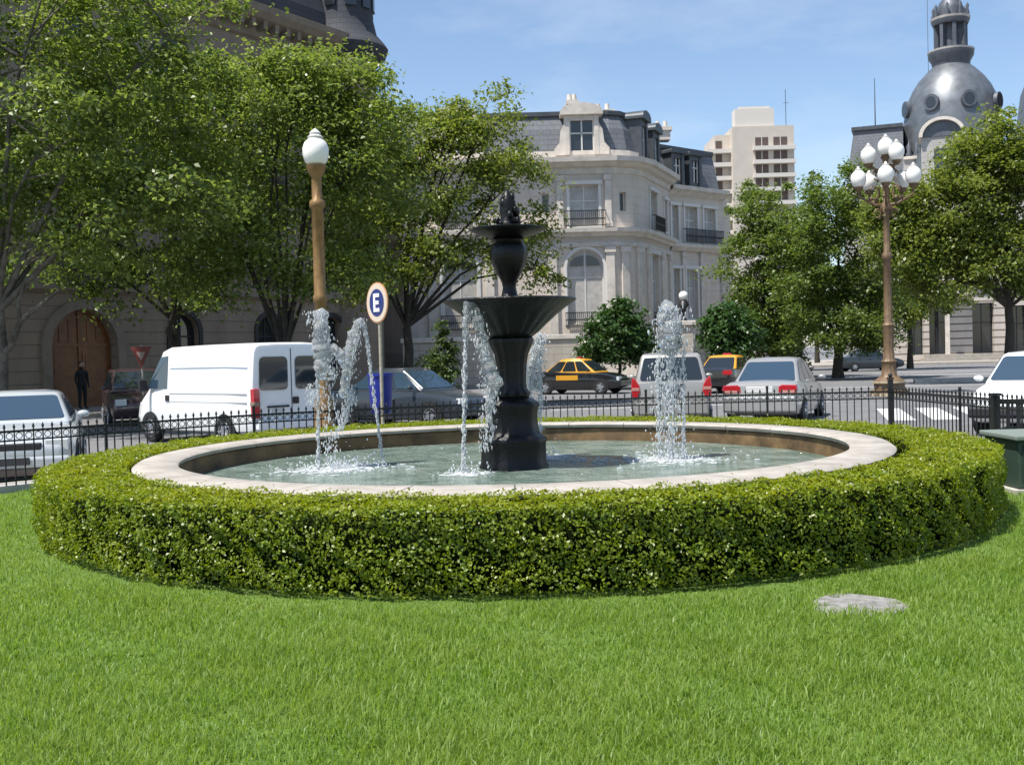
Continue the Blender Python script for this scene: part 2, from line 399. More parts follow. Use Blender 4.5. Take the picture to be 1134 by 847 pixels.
def miter(pl, d):
    "offset an open polyline to its left by d with mitred corners"
    o = []
    for i, p in enumerate(pl):
        p = Vector(p); ns = []
        if i > 0: t = (p-Vector(pl[i-1])).normalized(); ns.append(Vector((-t.y, t.x)))
        if i < len(pl)-1: t = (Vector(pl[i+1])-p).normalized(); ns.append(Vector((-t.y, t.x)))
        n = sum(ns, Vector((0, 0))).normalized(); k = d/max(n.dot(ns[0]), .3)
        o.append(tuple(p+n*k))
    return o
def along(pl, prof):
    "a moulding: prof list of (inward offset, z) swept along an open polyline with mitred corners"
    rows = [[(*q, z) for q in miter(pl, d)] for d, z in prof]
    mb = MB(); n = len(pl)
    for a, b in zip(rows[:-1], rows[1:]):
        for i in range(n-1): mb.add([a[i], a[i+1], b[i+1], b[i]], [(0, 1, 2, 3)])
    return mb

# ---- white mansion in the centre
M_lime = coursed('pale limestone', (.64, .56, .48), (.51, .44, .375), .5, .018, .2)
M_lime_p = mat('pale limestone trim', (.66, .60, .53), .8, noise=.25, nscale=2.)
M_rust = coursed('rusticated limestone', (.56, .50, .43), (.30, .26, .22), .42, .04, .25)
M_slate = coursed('slate', (.155, .165, .185), (.09, .095, .105), .3, .03, .3, .4)
M_zinc = mat('dark zinc', (.085, .095, .105), .45, metal=.3, noise=.3, nscale=2.)
M_curt = mat('curtained glass', (.47, .45, .42), .2, noise=.25, nscale=3., spec=.35)
M_dglass = mat('dark window glass', (.02, .025, .03), .05, spec=.9)
M_wframe = mat('white window frame', (.62, .61, .58), .5)
O = Vector((0, 62, 0))
ms = thing('mansion', 'pale stone mansion with slate mansard roof, wrought iron balconies and a rounded corner', 'mansion', O)
PL = [(-9.5, 66.5), (-6.0, 62), (6.1, 62), (7.2, 62.45), (7.95, 63.5), (10.3, 69.3)]
WG = [(10.3, 70.3), (14.7, 74.1)]
loc = lambda pl: [(x-O.x, y-O.y) for x, y in pl]
upper = {1: [(3.3, 1.65), (10.35, 1.65)], 0: [(2.8, 1.3)], 5: [], 4: [(3.6, 1.5)]}
walls = MB()
facs = [Fac(PL[i], PL[i+1], ms) for i in range(5)]
def wallinto(dst, fac, z0, z1, holes, depth=.35):
    t = MB(); wall(t, fac.W, z0, z1, holes, depth); dst.add([fac.M @ Vector(v) for v in t.v], t.f)
holesets = {0: [(1.6, 3.1, 8.75, 11.1, 0), (1.6, 3.1, 3.3, 7.4, 0)],
            1: [(2.4, 4.0, 8.75, 11.15, 0), (9.55, 11.2, 8.75, 11.15, 0), (7.95, 8.4, 9.6, 10.7, 0), (2.2, 4.2, 3.2, 7.5, 1), (9.3, 11.4, 3.2, 7.5, 1)],
            2: [(.35, .75, 9.6, 10.7, 0)], 3: [], 4: [(1.5, 3.1, 8.75, 11.15, 0), (1.5, 3.2, 3.2, 7.4, 0), (4.9, 5.6, 9.0, 11.0, 0)]}
for i, f in enumerate(facs): wallinto(walls, f, 1.9, 12.5, holesets[i])
back = loc(PL[::-1]); bk = [(-9.5, 85), (12, 88), (16, 80)]
wf = Fac(WG[0], WG[1], ms); wh = [(.45, 1.1, 8.7, 11.0, 0), (1.75, 3.0, 8.7, 11.0, 0), (3.7, 4.9, 8.7, 11.0, 0), (.45, 1.1, 3.6, 6.9, 0), (1.8, 2.9, 3.6, 6.9, 0)]
wallinto(walls, wf, 1.9, 12.2, wh)
L3 = lambda x, y, z: (x-O.x, y-O.y, z)
walls.add([L3(10.3, 69.3, 0), L3(10.3, 70.3, 0), L3(10.3, 70.3, 12.5), L3(10.3, 69.3, 12.5)], [(0, 1, 2, 3)])
for (a, b) in (((14.7, 74.1), (18, 88)), ((18, 88), (-9.5, 88)), ((-9.5, 88), (-9.5, 66.5))):
    walls.add([L3(*a, 0), L3(*b, 0), L3(*b, 12.4), L3(*a, 12.4)], [(0, 1, 2, 3)])
walls.build('wall', M_lime, ms)
base = MB()
for f in facs + [wf]:
    t = MB().bx(0, f.W, -.06, .3, 0, 1.9); base.add([f.M @ Vector(v) for v in t.v], t.f)
base.build('plinth', M_rust, ms)
lp = loc(PL); lw = loc(WG)
along(lp, [(-.003, 8.15), (-.25, 8.2), (-.28, 8.35), (-.5, 8.42), (-.52, 8.62), (-.003, 8.68)]).build('cornice', M_lime_p, ms)
along(lp, [(-.003, 11.7), (-.1, 11.75), (-.12, 12.05), (-.4, 12.15), (-.55, 12.3), (-.75, 12.35), (-.78, 12.62), (.2, 12.75)]).build('cornice', M_lime_p, ms)
along(lp, [(-.003, 7.6), (-.12, 7.62), (-.12, 7.85), (-.003, 7.9)]).build('cornice', M_lime_p, ms)
along(lw, [(-.003, 8.0), (-.25, 8.05), (-.5, 8.3), (-.52, 8.5), (-.003, 8.55)]).build('cornice', M_lime_p, ms)
along(lw, [(-.003, 11.6), (-.1, 11.65), (-.4, 11.9), (-.6, 12.0), (-.62, 12.25), (.2, 12.35)]).build('cornice', M_lime_p, ms)
along(lp, [(.12, 12.7), (.12, 13.1), (.35, 13.1)]).build('parapet', M_lime_p, ms)
roof = along(lp, [(.3, 12.7), (.42, 13.4), (.62, 14.4), (1.0, 15.3), (1.3, 15.5)])
tp = [(*q, 15.5) for q in miter(lp, 1.3)]; roof.add(tp + [L3(9, 84, 15.5), L3(-8, 84, 15.5)], [tuple(range(len(tp)+2))])
rf = roof.build('roof', M_slate, ms, smooth=50)
along(lp, [(.86, 15.22), (.82, 15.28), (.82, 15.5), (1.1, 15.56), (1.4, 15.5)]).build('ridge_trim', M_zinc, rf)
r2 = along(lw, [(.3, 12.3), (.5, 13.3), (.9, 14.9), (1.1, 15.0)]); t2 = [(*q, 15.0) for q in miter(lw, 1.1)]
r2.add(t2 + [L3(15.4, 84, 15), L3(12, 84, 15)], [(0, 1, 2, 3)])
a = miter(lw, .3)[1]; b = miter(lw, 1.1)[1]; r2.add([(a[0]-.1, a[1], 12.3), (b[0]-.5, b[1], 15.0), L3(15.4, 84, 15), L3(16.6, 84, 12.3)], [(0, 1, 2, 3)])
rw = r2.build('roof', M_slate, ms); along(lw, [(.8, 14.75), (.75, 14.85), (.75, 15.05), (1.2, 15.1)]).build('ridge_trim', M_zinc, rw)
# pilasters and half columns
pil = MB()
def pil_at(f, u, w=.5, z0=1.9, z1=7.6):
    t = MB().bx(u-w/2, u+w/2, -.16, -.003, z0, z1-.35).bx(u-w*.65, u+w*.65, -.22, -.003, z1-.35, z1).bx(u-w*.6, u+w*.6, -.2, -.003, z0, z0+.3)
    t.build('pilaster', M_lime_p, ms, bevel=.02).matrix_local = f.M
for u in (.5, 1.6, 4.9, 8.5, 11.8): pil_at(facs[1], u)
for u in (.6,): pil_at(facs[2], u)
for u in (.6,): pil_at(facs[3], u)
for u in (.7, 3.9, 5.9): pil_at(facs[4], u)
for u in (.12, 1.45, 3.3, 5.5): pil_at(wf, u, .3, 1.9, 8.0)
for u in (1.0, 2.0, 4.4, 9.0, 11.75): pil_at(facs[1], u, .38, 8.7, 11.7)
for i, f in enumerate(facs + [wf]):
    for (x0, x1, za, zb, ar) in (holesets[i] if i < 5 else wh):
        small = x1-x0 < .5
        f.window((x0+x1)/2, x1-x0, za, zb, M_wframe if not small else M_lime_p, M_dglass if small else M_curt, bool(ar), surround=None if small else .16, mull=0 if small else 1, trans=0 if small else 1)
        if ar:      # dark lunette lights under the arch
            r = (x1-x0)/2-.2; cx = (x0+x1)/2; lb = MB()
            for sgn in (-1, 1):
                P = [(cx+sgn*.08, zb-.95)] + [(cx+sgn*(.08+(r-.08)*math.cos(k*math.pi/14)), zb-.95+(r-.12)*.8*math.sin(k*math.pi/14)) for k in range(8)]
                lb.extr([(x, .2, z) for x, z in P], (0, -.02, 0))
            f.put(lb, 'lunette', M_dglass)
        if za > 8 and not small and x1-x0 > 1.1: f.balcony((x0+x1)/2, x1-x0+.75, 8.69 if i < 5 else 8.56, M_iron)
        if za < 4 and i < 5: f.balcony((x0+x1)/2, x1-x0+.3, 3.0, M_iron, h=.9, out=.2)
def dormer(f, u, z, w, h, depth, mw, mr, arched=True, stone=True, mp=None):
    d = MB(); th = .28
    d.bx(u-w/2, u-w/2+th, -.02, depth, z, z+h); d.bx(u+w/2-th, u+w/2, -.02, depth, z, z+h)
    d.bx(u-w/2+th, u+w/2-th, .1, depth, z, z+.25); d.bx(u-w/2+th, u+w/2-th, .02, depth, z+h-.3, z+h)
    o = f.put(d, 'dormer', mw, bevel=.015)
    p = MB(); N = 10; rise = w*.26 if arched else w*.12
    P = [(u-w*.62, z+h)] + [(u-w*.62*math.cos(math.pi*k/N), z+h+.16+rise*math.sin(math.pi*k/N)) for k in range(N+1)] + [(u+w*.62, z+h)]
    p.extr([(x, -.2, zz) for x, zz in P], (0, depth+.2, 0)); p.build('pediment', mr, o)
    fr = MB(); x0, x1 = u-w/2+th, u+w/2-th
    fr.bx(x0, x0+.07, .14, .2, z+.25, z+h-.3); fr.bx(x1-.07, x1, .14, .2, z+.25, z+h-.3); fr.bx(u-.04, u+.04, .14, .2, z+.25, z+h-.3); fr.bx(x0+.07, x1-.07, .14, .2, z+1.2, z+1.27)
    fr.build('window_frame', M_wframe, o)
    MB().add([(x0, .19, z+.25), (x1, .19, z+.25), (x1, .19, z+h-.3), (x0, .19, z+h-.3)], [(0, 1, 2, 3)]).build('pane', mp or M_dglass, o)
    if stone:   # scrolled stone buttresses
        for sg in (-1, 1):
            sc = MB()
            Q = [(u+sg*w*.5, z), (u+sg*(w*.5+.55), z), (u+sg*(w*.5+.6), z+.35), (u+sg*(w*.5+.3), z+.7), (u+sg*(w*.5+.22), z+1.4), (u+sg*(w*.5), z+1.8)]
            sc.extr([(x, 0, zz) for x, zz in Q], (0, .3, 0)); sc.build('scroll', M_lime_p, o)
dormer(facs[1], 10.35, 12.85, 1.95, 2.25, 1.4, M_lime_p, M_lime_p)
dormer(facs[1], 3.2, 12.85, 1.95, 2.25, 1.4, M_lime_p, M_lime_p)
dormer(facs[4], .6, 12.8, 1.5, 2.3, 1.4, M_zinc, M_zinc, stone=False)
dormer(facs[4], 3.4, 12.8, 1.5, 2.1, 1.4, M_zinc, M_zinc, stone=False)
dormer(wf, 1.2, 12.4, 1.3, 2.0, 1.4, M_zinc, M_zinc, False, False)
dormer(wf, 3.0, 12.4, 1.3, 2.0, 1.4, M_zinc, M_zinc, False, False)
for (px, Y, zt, w) in ((634, 66, 16.8, .6), (668, 67, 16.4, 1.1), (733, 72, 16.3, 1.0)):
    x = gx(px, Y, 15); c = MB().bx(x-w/2, x+w/2, Y-.5, Y+.5, 15.4, zt-.3).bx(x-w*.62, x+w*.62, Y-.62, Y+.62, zt-.3, zt-.05)
    for k in (-.25, .25): c.lathe([(.16, 0), (.13, .45)], 10, (x+k*w, Y, zt-.05))
    c.v = [(vx-O.x, vy-O.y, vz) for vx, vy, vz in c.v]; c.build('chimney', M_lime_p, ms)
# garden wall and gate piers in front of the mansion
M_wallb = coursed('garden wall stone', (.50, .45, .38), (.33, .28, .23), .38, .03, .3, .9)
gw = thing('garden_wall', 'low rusticated stone garden wall with coping in front of the mansion', 'wall', (0, 58, 0))
MB().bx(-5.8, 3.6, 0, .4, 0, 2.35).build('wall', M_wallb, gw); MB().bx(-5.9, 3.7, -.08, .48, 2.353, 2.6).build('coping', M_lime_p, gw, bevel=.02)
gw2 = thing('garden_wall', 'pale low garden wall stretching behind the round street trees', 'wall', (0, 59.5, 0))
MB().bx(4.9, 9.1, 0, .35, 0, 1.55).build('wall', M_lime_p, gw2); MB().bx(4.8, 9.2, -.06, .41, 1.553, 1.7).build('coping', M_lime_p, gw2, bevel=.02)
px = gx(759, 58.5); gp = thing('gate_pier', 'stone gate pier topped by a dark bronze lantern and pale globe', 'gate pier', (px, 58.5, 0))
MB().bx(-.42, .42, -.42, .42, 0, 2.9).build('pier', M_wallb, gp, bevel=.02); MB().bx(-.55, .55, -.55, .55, 2.903, 3.15).build('cap', M_lime_p, gp, bevel=.03)
MB().lathe([(.2, 3.15), (.1, 3.3), (.12, 3.8), (.3, 4.0), (.22, 4.2), (.1, 4.3)], 12).build('lantern', M_iron, gp, smooth=40)
MB().ball((0, 0, 4.5), .26, 12, 8).build('globe', mat('globe glass', (.8, .8, .77), .25, spec=.6), gp, smooth=180)

# ---- dark building on the left
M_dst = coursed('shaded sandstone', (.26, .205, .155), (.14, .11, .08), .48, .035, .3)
M_dst2 = coursed('sandstone ashlar', (.25, .20, .155), (.17, .135, .105), .6, .012, .25, 1.1)
M_dtrim = mat('sandstone trim', (.24, .195, .15), .85, noise=.25, nscale=2.)
M_wood = mat('varnished door wood', (.22, .088, .03), .4, noise=.35, nscale=4.)
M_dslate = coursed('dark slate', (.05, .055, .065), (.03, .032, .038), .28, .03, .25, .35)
P0, P1 = (-24.0, 29.5), (-7.6, 54.4)
ap = thing('apartment_palace', 'tall sandstone building with an arched wooden door and dark slate corner turret', 'building', (*P0, 0))
fa = Fac(P0, P1, ap)
us = [4.4, 9.2, 14.1, 18.9, 23.7, 27.9]
gh = [(u-.72, u+.72, 1.2, 3.65, 1) for u in us if u != 14.1] + [(14.1-1.43, 14.1+1.43, .05, 3.75, 1)]
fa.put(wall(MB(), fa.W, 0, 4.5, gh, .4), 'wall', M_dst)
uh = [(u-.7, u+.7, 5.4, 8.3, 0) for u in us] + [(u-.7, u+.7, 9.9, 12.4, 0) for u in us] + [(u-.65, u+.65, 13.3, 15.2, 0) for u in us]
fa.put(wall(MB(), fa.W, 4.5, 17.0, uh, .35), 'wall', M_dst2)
fa.band(4.45, 4.85, .22, M_dtrim); fa.band(9.0, 9.3, .25, M_dtrim); fa.band(12.8, 13.05, .2, M_dtrim)
along([(0, 0), (fa.W, 0)], [(-.003, 16.0), (-.2, 16.1), (-.25, 16.5), (-.8, 16.75), (-1.0, 17.0), (-1.05, 17.3), (.1, 17.4)]).build('cornice', M_dtrim, ap).matrix_local = fa.M
br = MB()
for k in range(int(fa.W/.7)): br.bx(.2+k*.7, .42+k*.7, -.72, -.26, 16.35, 16.72)
fa.put(br, 'bracket_row', M_dtrim)
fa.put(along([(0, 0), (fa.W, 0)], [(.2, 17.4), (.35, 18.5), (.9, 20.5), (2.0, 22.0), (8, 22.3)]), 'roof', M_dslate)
for u in us:
    if u != 14.1: fa.window(u, 1.44, 1.2, 3.65, M_blk, M_dglass, True, d=.34, surround=.2)
    fa.window(u, 1.4, 5.4, 8.3, M_dtrim, M_dglass, surround=.2); fa.window(u, 1.4, 9.9, 12.4, M_dtrim, M_dglass, surround=.18); fa.window(u, 1.3, 13.3, 15.2, M_dtrim, M_dglass)
    fa.balcony(u, 2.1, 4.86, M_iron, h=.9, out=.2); fa.balcony(u, 2.1, 9.31, M_iron, h=.9, out=.23)
# arched double door
dr = MB(); P = archpts(14.1, 2.86, .05, 3.75)
dr.extr([(x, .34, z) for x, z in P], (0, .06, 0))
for sg in (-1, 1):
    for (z0, z1) in ((.25, 1.0), (1.15, 2.2)):
        x0 = 14.1+sg*.14; x1 = 14.1+sg*1.2; dr.bx(x0, x1, .315, .338, z0, z1); dr.bx(x0+sg*.12, x1-sg*.12, .30, .3145, z0+.1, z1-.1)
dr.bx(14.06, 14.14, .29, .338, .05, 3.7); dr.bx(12.7, 15.5, .3, .338, 2.35, 2.47)
for k in range(7): dr.bx(12.9+k*.4-.03, 12.9+k*.4+.03, .315, .338, 2.5, 2.5+.95*math.sin(math.pi*(k+.7)/7.4))
do = fa.put(dr, 'door', M_wood); MB().ball((13.98, .27, 1.15), .05).ball((14.22, .27, 1.15), .05).build('handle', mat('brass', (.5, .33, .1), .3, metal=.9), do)
sr = MB(); P = archpts(14.1, 2.9, 0, 3.77); Q = archpts(14.1, 3.6, 0, 4.12)
for i in range(len(P)-1):
    (a, b), (c, e), (f_, g), (h, k) = P[i], P[i+1], Q[i+1], Q[i]
    sr.extr([(a, -.004, b), (c, -.004, e), (f_, -.004, g), (h, -.004, k)], (0, -.14, 0))
fa.put(sr, 'door_surround', M_dtrim)
sd = Fac(P1, (-11.5, 80), ap); sd.put(wall(MB(), sd.W, 0, 17, []), 'wall', M_dst2)
tx, ty = P1[0]-P0[0]-.3, P1[1]-P0[1]+.3
MB().lathe([(1.5, 0), (1.5, 16.2), (1.7, 16.4)], 24, (tx, ty, 0)).build('turret_wall', M_dst2, ap, smooth=50)
tw = MB().lathe([(1.7, 16.3), (2.0, 16.6), (2.15, 17.0), (1.95, 17.3), (1.6, 17.7), (1.45, 18.4), (1.42, 21), (1.7, 21.2), (1.2, 22.5), (.4, 24.4), (.05, 26)], 24, (tx, ty, 0)).build('turret_roof', M_dslate, ap, smooth=50)
for a in (-1.2, -.6, 0, -1.9): MB().box((tx+1.44*math.cos(a), ty+1.44*math.sin(a), 19.7), (.16, .55, 1.7), rz=a).build('turret_window', M_dglass, tw)

# ---- apartment tower far away
M_tw = mat('tower render', (.55, .49, .42), .8, noise=.12, nscale=.4)
M_tw2 = mat('tower slab', (.60, .56, .50), .8)
M_shut = mat('brown shutter', (.10, .07, .06), .6)
HT = thing('apartment_tower', 'cream concrete apartment tower with stacked balconies beyond the mansion roof', 'tower block', (gx(812, 240, 40), 240, 0))
h0 = 50.3; w = gx(880, 240, 45)-gx(812, 240, 45)
b = MB().bx(0, w, 0, 14, 0, h0); b.bx(-3.4, -.003, 3, 16, 0, h0-1.2); b.build('wall', M_tw, HT)
MB().bx(.8, 9.4, .6, 4, h0, h0+4).bx(1.8, 8.6, 1.0, 3.6, h0+4, h0+4.5).build('penthouse', M_tw2, HT)
for k in range(9):
    z = h0-4.4-k*3.0
    for (x0, x1) in ((5.0, 7.8), (9.0, 12.0)):
        o = MB().bx(x0, x1, -.08, -.01, z, z+1.9).build('window', M_shut, HT); MB().bx((x0+x1)/2-.08, (x0+x1)/2+.08, -.12, -.083, z, z+1.9).build('mullion', M_tw2, o)
    MB().bx(4.4, w+.1, -1.2, -.004, z-1.0, z-.15).build('balcony', M_tw2, HT)
    MB().bx(-5.4, -3.41, 1.5, 17, z-1.0, z-.1).bx(-3.41, -.01, 1.5, 2.9, z-1.0, z-.1).build('balcony', M_tw2, HT)
    MB().bx(-3.2, -1.8, 2.9, 2.99, z, z+1.9).build('window', M_shut, HT)
MB().tube([(w-.4, 5, h0), (w-.4, 5, h0+9)], .07, 5).tube([(w-1.0, 5, h0+6), (w+.3, 5, h0+6)], .05, 4).build('antenna', M_zinc, HT)

# ---- domed building on the right
M_dome = mat('lead dome', (.18, .195, .21), .42, metal=.45, noise=.35, nscale=1.2)
M_dome2 = mat('lead trim', (.13, .14, .16), .5, metal=.4, noise=.3, nscale=2.)
DY = 105.; DX = gx(1054, DY, 24)
db = thing('domed_building', 'grey stone building with lead dome, lantern cupola and arched entrance porch', 'building', (DX, DY, 0), R(-21))
prof = [(4.75, 18.5), (4.75, 20.3), (4.5, 20.4), (4.5, 21.5), (4.46, 23.4), (4.3, 24.6), (4.0, 25.8), (3.55, 26.8), (2.95, 27.7), (2.2, 28.5), (1.75, 28.9)]
DZ = -.85
MB().lathe(prof, 40, (0, 0, DZ)).build('dome', M_dome, db, smooth=40)
ln = MB().lathe([(1.7, 28.9), (1.75, 29.3), (2.05, 29.8), (2.1, 30.25), (1.6, 30.35), (1.6, 30.6), (.9, 30.65), (.9, 32.8), (1.6, 32.85), (1.75, 33.2), (1.75, 33.5), (1.2, 33.6), (1.25, 34.3), (1.0, 35), (.5, 35.6), (.2, 36.2), (.12, 38), (.02, 39)], 24, (0, 0, DZ))
for k in range(8):
    a = k*math.pi/4+.2; ln.box((1.35*math.cos(a), 1.35*math.sin(a), 31.7+DZ), (.34, .34, 2.2), rz=a)
    a += .39; ln.lathe([(.12, 33.5), (.2, 33.8), (.1, 34.2), (.16, 34.5), (.02, 34.8)], 8, (1.55*math.cos(a), 1.55*math.sin(a), DZ))
ln.build('lantern', M_dome2, db, smooth=40)
MB().lathe([(2.1, 30.25), (2.14, 30.4), (1.7, 30.5)], 32, (0, 0, DZ)).build('lantern_ledge', M_lime_p, db, smooth=60); MB().lathe([(1.76, 33.3), (1.82, 33.5), (1.5, 33.58)], 32, (0, 0, DZ)).build('lantern_ledge', M_lime_p, db, smooth=60)
for a in (-2.0, -1.25, -.45, -2.75):
    c = Vector((math.cos(a), math.sin(a), 0)); o = MB(); n = 14; q = Vector((-c.y, c.x, 0)); ctr = c*4.25 + Vector((0, 0, 24.9+DZ))
    o.extr([ctr+q*(.72*math.cos(2*math.pi*k/n))+Vector((0, 0, .78*math.sin(2*math.pi*k/n))) for k in range(n)], c*.35 if True else c)
    w_ = o.build('oculus', M_dome2, db, smooth=40)
    o = MB(); o.extr([ctr+c*.352+q*(.48*math.cos(2*math.pi*k/n))+Vector((0, 0, .54*math.sin(2*math.pi*k/n))) for k in range(n)], c*.02); o.build('pane', M_dglass, w_)
# projecting arched dormer under the dome
M_dw = coursed('grey stone', (.44, .42, .40), (.30, .28, .27), .5, .03, .25)
cx = -1.0
AZ = 20.3; AR = 2.0
ad = MB().bx(cx-AR+.2, cx+AR-.2, -7, 0, 8, AZ); P = [(cx-AR*math.cos(math.pi*k/16), AZ+AR*.85*math.sin(math.pi*k/16)) for k in range(17)]
a_o = ad.build('frontispiece', M_dw, db)
pm = MB()
for k in range(16):
    (x0, z0), (x1, z1) = P[k], P[k+1]; s_ = .84
    pm.extr([(x0, -7.5, z0), (x1, -7.5, z1), (cx+(x1-cx)*s_, -7.5, AZ+(z1-AZ)*s_), (cx+(x0-cx)*s_, -7.5, AZ+(z0-AZ)*s_)], (0, 5, 0))
pm.build('pediment', M_lime_p, a_o, smooth=40)
MB().extr([(cx+(x-cx)*.84, -7.1, AZ+(z-AZ)*.84) for x, z in P], (0, 4, 0)).build('tympanum', M_dome2, a_o)
MB().bx(cx-.7, cx+.7, -7.06, -7.003, 15.5, 19.2).build('window', M_dglass, a_o)
b = MB().bx(-9.9, 26, -4, 16, 0, 15.8); b.build('wall', M_dw, db)
MB().bx(-10.4, 26.5, -4.6, 16, 15.803, 16.6).build('cornice', M_lime_p, db, bevel=.05)
# the mansard wing on the left of the dome
MB().loft([[(-9.7, -3.6, 16.6), (-4.4, -3.6, 16.6), (-4.4, 14, 16.6), (-9.7, 14, 16.6)], [(-8.9, -2.6, 22.3), (-4.4, -2.6, 22.3), (-4.4, 13, 22.3), (-8.9, 13, 22.3)]]).build('roof', M_slate, db)
MB().bx(-9.1, -4.4, -2.85, 13.2, 22.303, 22.65).build('ridge_trim', M_zinc, db)
MB().loft([[(5.6, -5.4, 16.6), (22, -5.4, 16.6), (22, 14, 16.6), (5.6, 14, 16.6)], [(6.9, -3.6, 27), (22, -3.6, 27), (22, 12, 27), (6.9, 12, 27)]]).build('roof', M_dome2, db)
MB().bx(-4.397, 5.597, -3.3, 8, 16.6, 19.0).build('attic', M_dw, db); MB().bx(-4.396, 5.596, -3.5, 8.2, 19.003, 19.3).build('cornice', M_lime_p, db, bevel=.04)
for (x, y, z, r) in ((-3.9, -3.0, 19.3, .34), (-3.2, -3.1, 19.3, .3), (5.0, -3.0, 19.3, .4)):
    MB().lathe([(r*.8, 0), (r, .2), (r*.55, .5), (r*.75, 1.0), (r*.2, 1.3), (.03, 1.7)], 10, (x, y, z)).build('urn', M_dome2, db, smooth=60)
MB().tube([(-7.0, 0, 22.6), (-7.0, 0, 27.8)], [.07, .03], 5).build('antenna', M_zinc, db)
MB().tube([(-2.0, 8, 20), (-2.0, 8, 40)], [.035, .02], 5).tube([(-3, 8, 37.5), (-1, 8, 37.5)], .02, 4).build('antenna', M_zinc, db)
# ground floor porch front
g0 = gx(978, 94, 2); g1 = gx(1150, 92, 2)
ff = Fac((g0, 94), (g1, 92), db); sc = ff.W/172.
U = lambda p: (p-978)*sc
gh = [(U(1006), U(1024), .6, 5.0, 0), (U(1030), U(1051), .6, 5.0, 0), (U(1078), U(1102), .5, 4.9, 0), (U(1120), U(1138), .5, 4.6, 0)]
M_rust2 = coursed('striped stone', (.52, .47, .42), (.16, .13, .11), .62, .13, .2)
ff.put(wall(MB(), ff.W, 0, 7.6, gh, .8), 'wall', M_rust2)
ff.put(MB().bx(0, ff.W, 0, 8, 7.6, 11.5), 'upper_wall', M_dw)
for h in gh: ff.window((h[0]+h[1])/2, h[1]-h[0], h[2], h[3], M_blk, M_dglass, d=.7, mull=1)
ff.put(MB().bx(U(1028), U(1076), -1.6, -.003, 5.55, 5.95), 'canopy', M_lime_p); ff.put(MB().bx(0, ff.W, -.5, -.004, 6.9, 7.5), 'cornice', M_lime_p)
ff.put(MB().bx(U(1046)-.16, U(1046)+.16, -1.5, -1.2, .6, 5.55), 'column', M_lime_p)
ff.put(MB().bx(U(1020), U(1110), -2.5, -.003, 0, .3).bx(U(1024), U(1106), -1.7, -.003, .303, .6), 'steps', M_pave)
# low pale kiosk wall seen between the trees
kx = gx(866, 70); kb = thing('garden_pavilion', 'small pale pavilion with tiled roof half hidden behind the silver sedan', 'pavilion', (kx, 70, 0))
MB().bx(-1.2, .8, 0, 2, 0, 1.9).build('wall', M_lime_p, kb); MB().loft([[(-1.5, -.3, 1.9), (1.1, -.3, 1.9), (1.1, 2.3, 1.9), (-1.5, 2.3, 1.9)], [(-.9, .6, 2.7), (.5, .6, 2.7), (.5, 1.4, 2.7), (-.9, 1.4, 2.7)]]).build('roof', mat('roof tile', (.42, .27, .18), .8), kb)
MB().bx(-.6, .1, -.02, -.004, .9, 1.5).build('window', M_dglass, kb)

